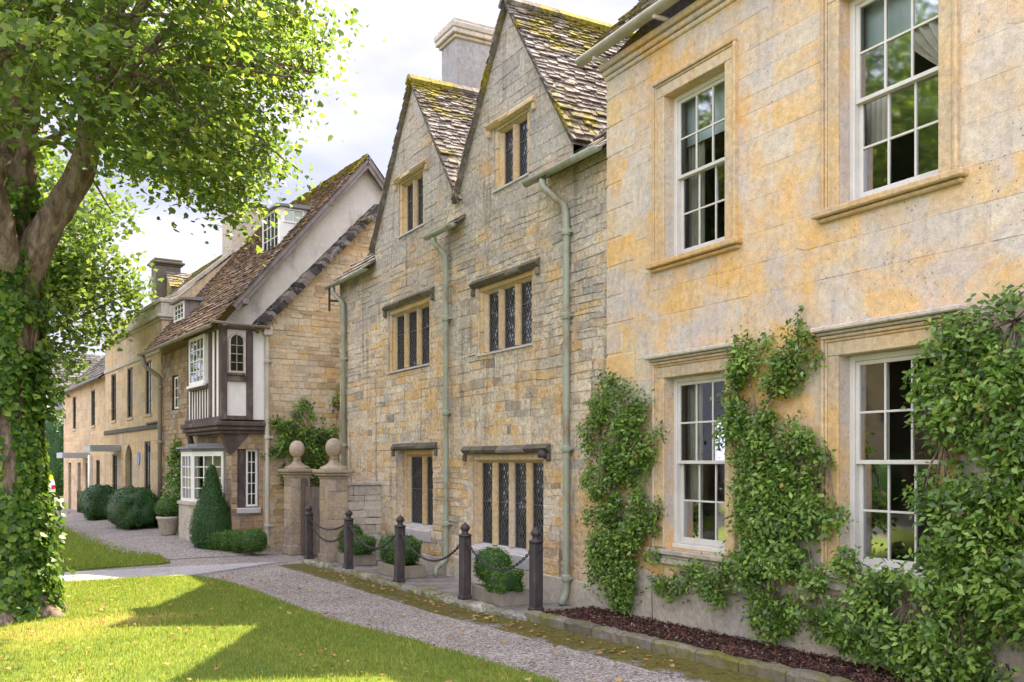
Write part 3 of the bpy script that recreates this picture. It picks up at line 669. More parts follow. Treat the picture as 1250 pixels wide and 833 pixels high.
def sash_window(parent, y0, y1, z0, z1, lower, seed):
    rg = random.Random(seed); x = 0.14; w = MB()
    w.box(x - .02, x + .12, y0, y0 + .06, z0, z1, c=.006); w.box(x - .02, x + .12, y1 - .06, y1, z0, z1, c=.006)      # box frame
    w.box(x - .02, x + .12, y0 + .06, y1 - .06, z1 - .055, z1, c=.006); w.box(x - .05, x + .12, y0 + .002, y1 - .002, z0 - .0, z0 + .06, c=.01)
    a, b = y0 + .06, y1 - .06; zm = (z0 + z1) / 2 + 0.01; panes = MB()
    for k, (c, d, dx) in enumerate(((zm - .02, z1 - .055, .0), (z0 + .06, zm + .02, .045))):
        X0, X1 = x + dx, x + dx + .04
        rb = .075 if k else .04; rt = .04
        w.box(X0, X1, a, a + .045, c, d, c=.004); w.box(X0, X1, b - .045, b, c, d, c=.004)
        w.box(X0, X1, a + .045, b - .045, c, c + rb, c=.004); w.box(X0, X1, a + .045, b - .045, d - rt, d, c=.004)
        A, B, C, D = a + .045, b - .045, c + rb, d - rt
        for i in (1, 2):
            yy = A + (B - A) * i / 3; w.box(X0 + .004, X1 - .008, yy - .011, yy + .011, C, D, c=.003)
        zz = (C + D) / 2
        for i in range(3): 
            w.box(X0 + .006, X1 - .010, A + (B - A) * i / 3 + (.011 if i else 0), A + (B - A) * (i + 1) / 3 - (.011 if i < 2 else 0), zz - .011, zz + .011, c=.003)
        for i in range(3):
            for j in range(2):
                ya, yb = A + (B - A) * i / 3, A + (B - A) * (i + 1) / 3; za, zb = C + (D - C) * j / 2, C + (D - C) * (j + 1) / 2
                t1, t2 = rg.gauss(0, .0018), rg.gauss(0, .0018)
                panes.poly([(X0 + .02 - t1 - t2, ya, za), (X0 + .02 + t1 - t2, yb, za), (X0 + .02 + t1 + t2, yb, zb), (X0 + .02 - t1 + t2, ya, zb)])
    win = w.build('window', 'sash_paint', parent)
    panes.build('pane', 'glass_sash', win)
    s = MB()                                             # moulded architrave in three steps
    for k, (o0, o1, pr) in enumerate(((0.0, .135, .028), (.135, .165, .038), (.165, .20, .058))):
        zt = z1 + o1
        s.box(-pr, .02, y0 - o1, y0 - o0 - .001, z0, z1 + o0, c=.008); s.box(-pr, .02, y1 + o0 + .001, y1 + o1, z0, z1 + o0, c=.008)
        s.box(-pr, .02, y0 - o1, y1 + o1, z1 + o0 + .001, zt, c=.008)
    s.build('architrave', 'dressed', win)
    s = MB(); s.box(-.10, .16, y0 - .28, y1 + .28, z0 - .07, z0 - .004, c=.012); s.box(-.055, .1, y0 - .24, y1 + .24, z0 - .115, z0 - .073, c=.012)
    if lower: s.box(-.05, .1, y0 - .25, y1 + .25, z0 - .19, z0 - .118, c=.01)
    s.build('sill', 'pale_stone' if lower else 'dressed', win)
    if lower:
        s = MB(); s.box(-.13, .02, y0 - .27, y1 + .27, z1 + .235, z1 + .285, c=.012); s.box(-.085, .02, y0 - .23, y1 + .23, z1 + .203, z1 + .233, c=.008); s.build('hood', 'pale_stone', win)
    return win
def drape(mb, x, y0, y1, z0, z1, pinch=None, folds=7):
    ns, nz_ = 40, 14; vs = []
    for j in range(nz_ + 1):
        t = j / nz_; z = z0 + (z1 - z0) * t
        a, b = y0, y1
        if pinch is not None:
            k = 1 - (1 - pinch) * math.exp(-((t - 0.42) / 0.28) ** 2); 
            if t < .42: k = max(k * .9, pinch)
            b = y0 + (y1 - y0) * k
        for i in range(ns + 1):
            u = i / ns; vs.append((x + .03 * math.sin(u * folds * 2 * math.pi), a + (b - a) * u, z))
    K = ns + 1
    mb.add(vs, [[j * K + i, j * K + i + 1, (j + 1) * K + i + 1, (j + 1) * K + i] for j in range(nz_) for i in range(ns)], .5, True)
w = sash_window(RB, *UW[0], *ZU, False, 1)
mb = MB(); drape(mb, .36, 5.34, 6.25, 4.3, 6.5, .12); drape(mb, .38, 6.62, 6.18, 4.3, 6.5); mb.build('curtain', 'curtain', w)
mb = MB(); mb.box(.30, .305, 5.40, 6.42, 5.98, 6.42); mb.build('blind', 'blind', w)
w = sash_window(RB, *UW[1], *ZU, False, 2)
mb = MB(); drape(mb, .36, 9.3, 8.86, 4.3, 6.5); drape(mb, .37, 8.0, 8.2, 4.3, 6.5); mb.build('curtain', 'curtain', w)
mb = MB(); mb.box(.30, .305, 8.1, 9.14, 5.84, 6.42); mb.build('blind', 'blind', w)
w = sash_window(RB, *UW[0], *ZL, True, 3)
mb = MB(); drape(mb, .36, 6.62, 6.18, .9, 3.1); mb.build('curtain', 'curtain', w)
w = sash_window(RB, *UW[1], *ZL, True, 4)
mb = MB(); drape(mb, .36, 9.32, 8.90, .9, 3.1); mb.build('curtain', 'curtain', w)

# ------------------------------------------------------------------ gabled cottage, middle
GH = tag(empty('gabled_cottage', (7.15, 10.5, 0), R(1.2)), 'grey gabled stone cottage with leaded mullioned windows and pale green drainpipes', 'house')
GS = dict(yc=6.70, hw=2.08, ap=9.47); GB = dict(yc=2.86, hw=1.90, ap=9.36)
#        y0    y1    z0    z1   lights  hood z
MW = [(6.30, 7.34, 6.62, 7.62, 2, 7.74), (2.32, 3.27, 6.52, 7.46, 2, 7.58),
      (6.05, 7.93, 3.92, 5.06, 3, 5.24), (2.22, 3.86, 3.88, 4.90, 3, 5.05),
      (5.90, 7.46, 0.78, 2.16, 2, 2.33), (1.90, 4.18, 0.62, 2.04, 4, 2.22)]
DEEP = [.03, .03, .05, .05, .17, .09]
J = 0.11
gops = [(a - J, b + J, c - .05, d + .1) for a, b, c, d, n, h in MW]
mb = MB(); EV = 6.12
def WOB(u, z, d):                                    # old walls wander: courses wave and the face bulges a little
    q = mnoise.noise(Vector((u * .9, z * 1.1, 5))) * .030 + mnoise.noise(Vector((u * 2.6, z * 2.6, 1))) * .014
    e = min(1.0, max(0.0, (z + .2) * 5)); return (-d - .012 * mnoise.noise(Vector((u * .7, z * .7, 9))), u, z + q * e)
stones(mb, [(-.04, -.2), (11.07, -.2), (11.07, EV), (-.04, EV)], gops, (0.10, 0.19), (0.14, 0.55), WOB, (0.002, 0.014), 0.007, 0.011, 31, 0.012)
for ya, yb in ((-.04, GB['yc'] - GB['hw']), (GB['yc'] + GB['hw'], GS['yc'] - GS['hw']), (GS['yc'] + GS['hw'], 11.07)): stones(mb, [(ya, EV), (yb, EV), (yb, 6.34), (ya, 6.34)], [], (.11, .2), (.15, .5), FRONT, (.002, .01), .006, .008, 35)
for g in (GS, GB):
    stones(mb, [(g['yc'] - g['hw'], EV), (g['yc'] + g['hw'], EV), (g['yc'] + g['hw'], 6.66), (g['yc'], g['ap']), (g['yc'] - g['hw'], 6.66)], gops, (0.20, 0.30), (0.35, 0.8), WOB, (0.002, 0.010), 0.006, 0.010, 37 + int(g['yc']))
for a, b, c, d in gops:
    for yy in (a, b): mb.poly([(0, yy, c), (.42, yy, c), (.42, yy, d), (0, yy, d)], .4)
    mb.poly([(0, a, d), (.42, a, d), (.42, b, d), (0, b, d)], .4); mb.poly([(0, a, c), (.42, a, c), (.42, b, c), (0, b, c)], .4)
mb.box(0, 7, 11.05, 11.068, -.2, EV, .4); mb.box(7, 7.02, -.04, 11.07, -.2, EV, .4)
mb.poly([(0, 11.06, EV), (3.4, 11.06, 9.05), (7, 11.06, EV)], .4)
mb.build('wall', 'rubble', GH)
mb = MB(); rg = random.Random(8)                       # plastered footing
mb.box(-.03, .05, -.04, 4.85, -.2, .33, .5, .02); mb.box(-.025, .05, 5.1, 10.4, -.2, .26, .5, .02)
mb.build('footing', 'pale_stone', GH)
mb = MB(); mb.box(.35, .4, 0, 11, 0, 6.2); mb.box(.35, .4, 5.5, 7.9, 6.2, 7.9); mb.box(.35, .4, 1.8, 3.8, 6.2, 7.7); mb.build('interior', 'interior', GH)
def mullion_window(parent, y0, y1, z0, z1, n, hz, seed, deep=0.0, plain_sill=False):
    x0, x1 = 0.005, 0.20; s = MB()
    def jamb(ya, yb, za, zb, fx=-0.012): s.box(fx, x1, ya, yb, za, zb, c=.012)
    zz = z0 - .05
    jz = [zz, zz + (z1 - zz) * .36, zz + (z1 - zz) * .7, z1]
    for a, b in zip(jz, jz[1:]):
        jamb(y0 - J, y0, a + .002, b - .002); jamb(y1, y1 + J, a + .002, b - .002)
    jamb(y0 - J, y1 + J, z1 + .002, z1 + .10, -.016)
    lw = (y1 - y0) / n; m = .105
    # hollow-chamfered inner order and mullions
    def bar(ya, yb, za, zb, hw_):
        s.prism([(.015, (ya + yb) / 2 - .018, za), (.015, (ya + yb) / 2 + .018, za), (.075, yb, za), (.165, yb, za), (.165, ya, za), (.075, ya, za)], (0, 0, zb - za))
    for i in range(1, n): yy = y0 + lw * i; bar(yy - m / 2, yy + m / 2, z0, z1 - .04, m)
    for yy, sg in ((y0, 1), (y1, -1)):
        s.prism([(.02, yy, z0), (.08, yy + sg * .055, z0), (.17, yy + sg * .055, z0), (.17, yy, z0)], (0, 0, z1 - z0 - .04))
    s.prism([(.02, y0, z1), (.08, y0, z1 - .04), (.17, y0, z1 - .04), (.17, y0, z1)], (0, y1 - y0, 0))
    win = s.build('window', 'dressed', parent)
    du, dz = .085, .135
    for i in range(n):
        g = MB(); c = MB()
        a = y0 + lw * i + (m / 2 if i else .055); b = y0 + lw * (i + 1) - (m / 2 if i < n - 1 else .055)
        tilt_quads(g, a, b, z0, z1 - .04, FRONT, -.115, du, dz, seed * 10 + i)
        came_bars(c, a, b, z0, z1 - .04, FRONT, -.112, du, dz)
        c.box(.100, .116, a, a + .014, z0, z1 - .04); c.box(.100, .116, b - .014, b, z0, z1 - .04)
        zb_ = z0 + (z1 - z0) * (.5 if (z1 - z0) > 1.2 else .62); c.box(.098, .118, a + .014, b - .014, zb_, zb_ + .014)
        c.box(.100, .116, a + .014, b - .014, z0, z0 + .014); c.box(.100, .116, a + .014, b - .014, z1 - .055, z1 - .04)
        g.build('pane', 'glass_lead', win); c.build('lead_lattice', 'came', win)
    s = MB()
    if plain_sill: s.prism([(-.07, y0 - .04, z0 - .10), (-.07, y0 - .04, z0 - .075), (.10 + deep, y0 - .04, z0 + .0), (.10 + deep, y0 - .04, z0 - .28), (-.035, y0 - .04, z0 - .28)], (0, y1 - y0 + .08, 0))
    else: s.prism([(-.035, y0 - J, z0 - .075), (-.035, y0 - J, z0 - .045), (.10 + deep, y0 - J, z0 + .0), (.10 + deep, y0 - J, z0 - .075)], (0, y1 - y0 + 2 * J, 0))
    o = s.build('sill', 'stone_sill', win); o.location.x = -deep
    win.location.x = deep
    h = MB(); a, b = y0 - J - .22, y1 + J + .16; rg = random.Random(seed); yy = a
    while yy < b - .01:                                   # weathered hood mould, in lengths
        e = min(b, yy + rg.uniform(.3, .6)); dz_ = rg.uniform(-.008, .008)
        h.prism([(-.02, yy + .003, hz - .08 + dz_), (-.065 + dz_ * 2, yy + .003, hz - .05 + dz_), (-.085 - dz_ * 2, yy + .003, hz - .01 + dz_), (-.02, yy + .003, hz + .06 + dz_), (.01, yy + .003, hz + .06 + dz_), (.01, yy + .003, hz - .08 + dz_)], (0, e - yy - .006, 0)); yy = e
    for ya in (a, b - .09): h.box(-.065, .01, ya, ya + .08, hz - .20, hz - .075, c=.02)
    o = h.build('hood_mould', 'dark_stone' if seed > 4 else 'dressed', win); o.location.x = -deep
    return win
for i, (a, b, c, d, n, h) in enumerate(MW): mullion_window(GH, a, b, c, d, n, h, i + 3, DEEP[i], plain_sill=(i > 3))
# roofs
mb = MB()
def gable_roof(g, side, x1, seed, foot=0.0):
    rise = g['ap'] - 6.66; L = math.hypot(rise, g['hw']); s_ = Vector((0, -side * g['hw'], rise)).normalized()
    eave = Vector((-.10, g['yc'] + side * g['hw'], 6.70)) - s_ * (.16 + foot)
    mb.add([eave, eave + Vector((x1, 0, 0)), eave + Vector((x1, 0, 0)) + s_ * (L + .16 + foot), eave + s_ * (L + .16 + foot)], [[0, 1, 2, 3]], .3)
    mb.add([eave - Vector((0, 0, .05)), eave + Vector((x1, 0, -.05)), eave + Vector((x1, 0, -.05)) + s_ * (L + .16 + foot), eave - Vector((0, 0, .05)) + s_ * (L + .16 + foot)], [[0, 1, 2, 3], ], .3)
    slates(mb, eave, (1, 0, 0), s_, x1, L + .17 + foot, (0.07, 0.145), (.08, .24), (.014, .034), seed=seed, over=.02)
for g, sd_ in ((GS, 51), (GB, 61)):
    for side in (1, -1): gable_roof(g, side, 4.6, sd_ + side, -.11 if (g is GS) == (side < 0) else 0.0)
    rg = random.Random(sd_); x = -.12
    while x < 4.4:                                        # ridge stones
        e = x + rg.uniform(.4, .6); zr = g['ap'] + .10
        mb.prism([(x, g['yc'] - .15, zr - .10), (x, g['yc'] - .04, zr + .02), (x, g['yc'] + .04, zr + .02), (x, g['yc'] + .15, zr - .10), (x, g['yc'] + .12, zr - .15), (x, g['yc'], zr - .04), (x, g['yc'] - .12, zr - .15)], (e - x - .01, 0, 0)); x = e
ms = Vector((.75, 0, .66)).normalized()
for ya, yb, off in ((-.04, 1.66, 0), (1.66, 4.42, .45), (4.42, 5.15, 0), (5.15, 8.72, .45), (8.72, 11.2, 0)):
    q0 = Vector((-.2, 0, 6.14)) + ms * off; q1 = Vector((-.2, 0, 6.14)) + ms * 4.6
    mb.add([(q0.x, ya, q0.z), (q0.x, yb, q0.z), (q1.x, yb, q1.z), (q1.x, ya, q1.z)], [[0, 1, 2, 3]], .3)
mb.add([(7.1, -.04, 6.15), (7.1, 11.2, 6.14), (-.2 + ms.x * 4.6, 11.2, 6.14 + ms.z * 4.6), (-.2 + ms.x * 4.6, -.04, 6.15 + ms.z * 4.6)], [[0, 1, 2, 3]], .3)
slates(mb, (-.22, 8.72, 6.15), (0, 1, 0), ms, 2.5, 4.6, (.16, .26), seed=71, over=.04)
slates(mb, (-.22, -.04, 6.15), (0, 1, 0), ms, 1.70, 3.0, (.15, .22), seed=72, over=.05)
slates(mb, (-.1, 4.4, 6.20), (0, 1, 0), ms, 0.75, 1.6, (.15, .22), seed=73, over=.05)
mb.build('roof', 'slate_mossy', GH)
ch = MB(); ch.box(1.62, 2.76, 8.14, 8.88, 7.0, 11.28, c=.02); chim = ch.build('chimney', 'chimney_stone', GH)
ch = MB()
for o, a, b in ((.05, 11.26, 11.34), (.11, 11.34, 11.45), (.13, 11.45, 11.58), (.06, 11.58, 11.68)): ch.box(1.62 - o, 2.76 + o, 8.14 - o, 8.88 + o, a, b - .003, c=.015)
ch.build('chimney_cap', 'pale_stone', chim)
def downpipe(parent, pts, r, m, joints):
    mb = MB(); P = [Vector(p) for p in pts]; Q = [P[0]]
    for i in range(1, len(P) - 1):
        a, b = (P[i - 1] - P[i]), (P[i + 1] - P[i]); k = min(.09, a.length * .45, b.length * .45)
        p0 = P[i] + a.normalized() * k; p1 = P[i] + b.normalized() * k
        for t in (0, .25, .5, .75, 1): Q.append(p0 * (1 - t) ** 2 + P[i] * 2 * t * (1 - t) + p1 * t * t)
    Q.append(P[-1]); mb.tube(Q, r, 12)
    o = mb.build('downpipe', m, parent)
    for x, y, z in joints:
        mb = MB(); mb.lathe([(r * 1.28, -.05), (r * 1.38, -.04), (r * 1.38, .03), (r * 1.22, .05)], (x, y, z), 12); mb.box(x - .0, x + .12, y - r * 1.9, y + r * 1.9, z - .02, z + .02, c=.006); mb.build('bracket', m, o)
    return o
downpipe(GH, [(-.27, 1.38, 6.12), (-.27, 1.36, 6.0), (-.09, 1.05, 5.68), (-.09, 1.02, 5.4), (-.09, 1.02, .12), (-.2, 1.0, -.02)], .052, 'drain_green', [(-.09, 1.02, z) for z in (.35, 2.2, 4.1, 5.3)])
downpipe(GH, [(-.22, 5.26, 6.08), (-.22, 5.26, 5.98), (-.09, 5.06, 5.75), (-.09, 5.04, 5.4), (-.09, 5.04, .30), (-.12, 5.04, .22), (-.3, 5.02, .10), (-.3, 5.0, -.02)], .05, 'drain_green', [(-.09, 5.04, z) for z in (.9, 2.9, 4.6)])
downpipe(GH, [(-.24, 10.85, 6.08), (-.24, 10.85, 5.95), (-.09, 10.6, 5.7), (-.09, 10.56, 5.4), (-.09, 10.56, .0)], .05, 'drain_green', [(-.09, 10.56, z) for z in (.5, 2.4, 4.4)])
mb = MB(); half_gutter(mb, (-.27, -.04, 6.20), (-.27, 1.86, 6.20), .075); mb.build('gutter', 'drain_green', GH)
mb = MB(); half_gutter(mb, (-.24, 8.74, 6.16), (-.24, 11.3, 6.16), .07); mb.build('gutter', 'drain_green', GH)
mb = MB(); half_gutter(mb, (-.22, 4.45, 6.17), (-.22, 5.6, 6.17), .07); mb.build('gutter', 'drain_green', GH)
mb = MB(); mb.lathe([(.045, 0), (.075, .02), (.075, .07), (.05, .11), (.0, .12)], (-.10, 1.66, 2.07), 16); mb.box(-.07, .01, 1.63, 1.69, 2.06, 2.1); mb.build('bell', 'iron', GH)
mb = MB(); mb.box(-.3, -.0, 10.98, 11.02, 5.78, 5.82); mb.box(-.3, -.26, 10.98, 11.02, 5.55, 6.1); mb.build('gutter_bracket', 'iron', GH)
# ------------------------------------------------------------------ timber framed house
TB = tag(empty('timber_house', (5.504, 22.652, 0), R(5.5)), 'timber framed house with white jettied bay and steep brown slate roof', 'house')
mb = MB()
stones(mb, [(-.10, -.2), (6.2, -.2), (6.2, 5.1), (2.95, 8.52), (-.10, 5.34)], [], (0.09, 0.17), (0.16, 0.5), END, (0.004, 0.024), 0.013, 0.012, 81)
mb.box(-.12, -.10, 0, .5, -.2, 5.3, .4)
mb.build('end_wall', 'rubble_warm', TB)
mb = MB(); e0 = Vector((-.34, 0, 5.10)); e1 = Vector((2.95, 0, 8.55)); sl = (e1 - e0); L = sl.length; sl.normalize(); nn = Vector((-sl.z, 0, sl.x))
rg = random.Random(4); t = 0
while t < L:                                             # stone slate capping of the end wall
    e = min(L, t + rg.uniform(.09, .2)); a, b = e0 + sl * t, e0 + sl * e
    k = rg.uniform(0, .03); th = rg.uniform(.035, .055)
    mb.prism([a + nn * -.05 + Vector((0, -.24 - k, 0)), a + nn * (th + .04) + Vector((0, -.21 - k, 0)), a + nn * (th + .12) + Vector((0, .14, 0)), a + nn * -.05 + Vector((0, .14, 0))], sl * (e - t - .006)); t = e
e2 = Vector((6.2, 0, 5.1)); sl2 = (e2 - e1); L2 = sl2.length; sl2.normalize()
mb.prism([e1 + Vector((0, -.2, -.04)), e1 + Vector((0, -.18, .06)), e1 + Vector((0, .14, .08)), e1 + Vector((0, .14, -.04))], sl2 * L2)
mb.build('end_wall_coping', 'coping_black', TB)
mb = MB(); mb.prism([(-1.10, .16, 5.2), (6.3, .16, 5.2), (2.54, .16, 9.66)], (0, .06, 0)); mb.build('gable_plaster', 'plaster', TB)
RS = Vector((3.89, 0, 4.58)).normalized(); EV0 = Vector((-1.42, 0, 5.14)); RL = (Vector((2.54, 0, 9.80)) - EV0).length
mb = MB()
for y0, off in ((-.16, 0),):
    mb.add([EV0 + Vector((0, -.16, 0)), EV0 + Vector((0, 6.85, 0)), EV0 + Vector((0, 6.85, 0)) + RS * RL, EV0 + Vector((0, -.16, 0)) + RS * RL], [[0, 1, 2, 3]], .3)
RT = EV0 + RS * RL; mb.add([RT + Vector((0, -.16, 0)), RT + Vector((0, 6.85, 0)), RT + Vector((3.95, 6.85, -4.6)), RT + Vector((3.95, -.16, -4.6))], [[0, 1, 2, 3]], .3)
slates(mb, EV0 + Vector((0, -.20, 0)), (0, 1, 0), RS, 7.0, RL, (.09, .16), (.11, .26), (.018, .038), seed=91, over=.05)
mb.build('roof', 'slate_brown', TB)
mb = MB()
for side, e in ((-1, EV0), (1, RT + Vector((3.95, 0, -4.6)))):   # barge boards
    a = e + Vector((0, -.13, -.02)); b = RT + Vector((0, -.13, -.02)); d = (b - a).normalized(); dn = Vector((-d.z, 0, d.x)) * (1 if d.x * d.z > 0 else -1)
    if side == 1: dn = Vector((d.z, 0, -d.x))
    dn = dn if dn.z < 0 else -dn
    a = a + d * (.75 if side < 0 else 0)
    mb.prism([a, a + dn * .20, b + dn * .20, b], (0, .05, 0)); mb.prism([a + dn * .04 + Vector((0, -.03, 0)), a + dn * .11 + Vector((0, -.03, 0)), b + dn * .11 + Vector((0, -.03, 0)), b + dn * .04 + Vector((0, -.03, 0))], (0, .028, 0))
p = EV0 + RS * 1.15; mb.box(p.x, p.x + .14, -.22, .2, p.z - .30, p.z - .18, c=.01)
mb.build('barge_board', 'grey_timber', TB)
# ground floor end wall with its white window, front wall behind
mb = MB()
stones(mb, [(-.88, -.2), (-.10, -.2), (-.10, 2.95), (-.88, 2.95)], [(-.74, -.22, .90, 2.32)], (.12, .2), (.16, .4), lambda u, z, d: (u, .05 - d, z), (.004, .022), .012, .012, 83)
stones(mb, [(.05, -.2), (6.85, -.2), (6.85, 5.15), (.05, 5.15)], [(4.9, 5.62, 3.48, 4.46), (.55, 2.75, .0, 2.3)], (.12, .2), (.18, .5), lambda u, z, d: (-.86 - d, u, z), (.004, .022), .012, .012, 85)
mb.poly([(-.74, .05, .9), (-.74, .28, .9), (-.74, .28, 2.32), (-.74, .05, 2.32)], .2); mb.poly([(-.22, .05, .9), (-.22, .28, .9), (-.22, .28, 2.32), (-.22, .05, 2.32)], .2); mb.poly([(-.74, .05, 2.32), (-.74, .28, 2.32), (-.22, .28, 2.32), (-.22, .05, 2.32)], .2)
mb.build('ground_floor_wall', 'rubble_brown', TB)
mb = MB(); mb.box(-.6, 5.5, .5, .55, -.1, 5); mb.box(-.35, -.3, .6, 6.5, -.1, 5); mb.build('interior', 'interior', TB)
def casement(parent, fmap, u0, u1, z0, z1, d, nu, nz_, m='white_paint', fr=.05, bar=.02, gm='glass_sash'):
    w = MB(); g = MB()
    def bx(a, b, c, e, d0, d1):
        P = [fmap(a, c, d0), fmap(b, e, d1)]; w.box(P[0][0], P[1][0], P[0][1], P[1][1], P[0][2], P[1][2], c=.004)
    bx(u0, u0 + fr, z0, z1, d - .05, d); bx(u1 - fr, u1, z0, z1, d - .05, d); bx(u0 + fr, u1 - fr, z1 - fr, z1, d - .05, d); bx(u0 + fr, u1 - fr, z0, z0 + fr, d - .05, d)
    A, B, C, D = u0 + fr, u1 - fr, z0 + fr, z1 - fr
    for i in range(1, nu): u = A + (B - A) * i / nu; bx(u - bar / 2, u + bar / 2, C, D, d - .035, d - .008)
    for j in range(1, nz_): z = C + (D - C) * j / nz_; bx(A, B, z - bar / 2, z + bar / 2, d - .037, d - .012)
    g.poly([fmap(A, C, d - .024), fmap(B, C, d - .024), fmap(B, D, d - .024), fmap(A, D, d - .024)])
    win = w.build('window', m, parent); g.build('pane', gm, win); return win
win = casement(TB, END, -.50, -.22, .95, 2.32, -.16, 2, 5)
mb = MB(); mb.box(-.76, -.20, -.05, .25, .80, .93, c=.015); mb.build('sill', 'stone_sill', win)
mb = MB(); mb.box(-.74, -.52, .14, .24, .93, 2.32, c=.01); mb.build('shutter', 'dark_timber', TB)
casement(TB, lambda u, z, d: (-.86 - d, u, z), 4.95, 5.57, 3.52, 4.42, -.05, 2, 3)
# jettied first floor
JX, JY = -1.17, 2.87
mb = MB(); mb.box(JX + .03, -.11, -.03, JY - .02, 3.02, 5.2, .5); mb.box(-1.02, -.55, -.04, -.028, 3.1, 3.95); jp = mb.build('jetty', 'limewash', TB)
tm = MB()
def tb_end(a, b, z0, z1, pr=.075): tm.box(a, b, -.03 - pr + .0, -.02, z0, z1, c=.012)
tb_end(JX, JX + .15, 3.0, 5.2); tb_end(-.56, -.41, 3.0, 5.1); tb_end(JX + .15, -.56, 3.90, 4.04, .07); tb_end(JX + .15, -.12, 5.12, 5.22, .09); tb_end(JX + .15, -.41, 3.0, 3.10, .07)
tb_end(-1.0, -.6, 4.04, 4.10, .10)
for ya, yb in ((0.0, .14), (.36, .47), (.70, .98), (2.50, 2.62), (2.80, JY)): tm.box(JX + .012, JX + .04, ya if ya else -.09, yb, 3.0, 5.2, c=.006)
for k in range(6): ya = 1.12 + k * .23; tm.box(JX + .014, JX + .04, ya, ya + .09, 3.06, 3.82, c=.006)
tm.box(JX - .06, JX + .04, 1.02, 2.44, 3.80, 3.92, c=.01); tm.box(JX - .055, JX + .04, -.08, JY, 2.97, 3.08, c=.01); tm.box(JX - .06, JX + .04, -.08, JY, 5.12, 5.24, c=.01)
tm.build('timber_frame', 'dark_timber', jp)
mb = MB()
for k, (o, z0, z1) in enumerate(((.14, 2.86, 2.97), (.09, 2.76, 2.855), (.02, 2.68, 2.757))):
    mb.box(JX - o, -.12, -.06 - o * .8, JY + .05, z0, z1, c=.02)
mb.tube([(JX + .05, JY - .1, 2.7), (JX + .1, JY - .02, 2.5), (-.86, JY + .0, 2.25)], [.07, .08, .05], 8)
mb.prism([(-1.1, .02, 2.7), (-.5, .02, 2.7), (-.5, .02, 2.62), (-.86, .02, 2.2), (-.95, .02, 2.25)], (0, .22, 0))
mb.build('jetty_beam', 'dark_timber', TB)
# arched end window of the jetty
aw = MB(); gl = MB(); cx, r0, zs = -.79, .20, 4.84
ring = [(cx - r0, 4.10), (cx - r0, zs)] + [(cx - r0 * math.cos(math.pi * k / 10), zs + r0 * math.sin(math.pi * k / 10)) for k in range(1, 10)] + [(cx + r0, zs), (cx + r0, 4.10)]
inn = [(cx + (x - cx) * .76, z if z < zs + .001 and z > 4.2 else (zs + (z - zs) * .76 if z > zs else z + .05)) for x, z in ring]
n = len(ring)
for i in range(n):
    j = (i + 1) % n; (a, b), (c, d) = ring[i], ring[j]; (e, f), (g_, h) = inn[i], inn[j]
    aw.add([(a, -.10, b), (c, -.10, d), (g_, -.10, h), (e, -.10, f), (a, -.03, b), (c, -.03, d), (g_, -.03, h), (e, -.03, f)], [[0, 1, 2, 3], [0, 1, 5, 4], [3, 2, 6, 7]])
for z in (4.35, 4.55, 4.75): aw.box(cx - .15, cx + .15, -.075, -.055, z - .008, z + .008)
aw.box(cx - .008, cx + .008, -.076, -.054, 4.15, 4.98)
gl.poly([(x, -.052, z) for x, z in inn])
o = aw.build('window', 'pale_stone', jp); gl.build('pane', 'glass_lead', o)
win = casement(jp, lambda u, z, d: (JX - d, u, z), 1.06, 2.42, 3.93, 5.12, .07, 4, 4, fr=.08)
mb = MB(); mb.box(JX - .12, JX, 1.02, 2.46, 3.86, 3.93, c=.01); mb.build('sill', 'white_paint', win)
# ground-floor bay window
P0 = [(-.87, .62), (-1.36, 1.55), (-1.36, 2.55), (-.87, 2.8)]
def bay_prism(off, z0, z1):
    Q = [(-.87, P0[0][1] - off * 1.2), (P0[1][0] - off, P0[1][1] - off * .6), (P0[2][0] - off, P0[2][1] + off * .6), (-.87, P0[3][1] + off)]
    return [(x, y, z0) for x, y in Q], (0, 0, z1 - z0)
mb = MB(); mb.prism(*bay_prism(.08, -.15, .96)); mb.prism(*bay_prism(.12, .963, 1.04)); mb.build('bay_plinth', 'pale_stone', TB)
mb = MB(); mb.prism(*bay_prism(.05, 2.27, 2.34)); mb.prism(*bay_prism(.14, 2.343, 2.39)); mb.prism([(x, y, 2.393) for x, y in ((-.87, .7), (-1.25, 1.6), (-1.25, 2.5), (-.87, 2.7))], (0, 0, .08)); mb.build('bay_roof', 'lead', TB)
for (a, b), n_ in (((P0[0], P0[1]), 3), ((P0[1], P0[2]), 3), ((P0[2], P0[3]), 2)):
    d = Vector((b[0] - a[0], b[1] - a[1])); L = d.length; d.normalize()
    w = MB(); g = MB(); H0, H1 = 1.045, 2.268
    def P(u, z, dd): return (a[0] + d.x * u - d.y * dd, a[1] + d.y * u + d.x * dd, z)
    def bx(u0, u1, z0, z1, d0, d1): w.prism([P(u0, z0, d0), P(u1, z0, d0), P(u1, z0, d1), P(u0, z0, d1)], (0, 0, z1 - z0))
    bx(0, .075, H0, H1, -.03, .04); bx(L - .075, L, H0, H1, -.03, .04); bx(.075, L - .075, H0, H0 + .07, -.03, .04); bx(.075, L - .075, H1 - .11, H1, -.03, .04)
    A, B, Cc, D = .075, L - .075, H0 + .07, H1 - .11
    for i in range(1, n_): u = A + (B - A) * i / n_; bx(u - .014, u + .014, Cc, D, -.015, .02)
    for j in range(1, 4): z = Cc + (D - Cc) * j / 4; bx(A, B, z - .011, z + .011, -.012, .017)
    g.poly([P(A, Cc, 0), P(B, Cc, 0), P(B, D, 0), P(A, D, 0)])
    o = w.build('bay_window', 'white_paint', TB); g.build('pane', 'glass_sash', o)
mb = MB(); mb.box(-.75, -.72, .7, 2.7, 1.05, 2.25); mb.build('blind', 'curtain', TB)
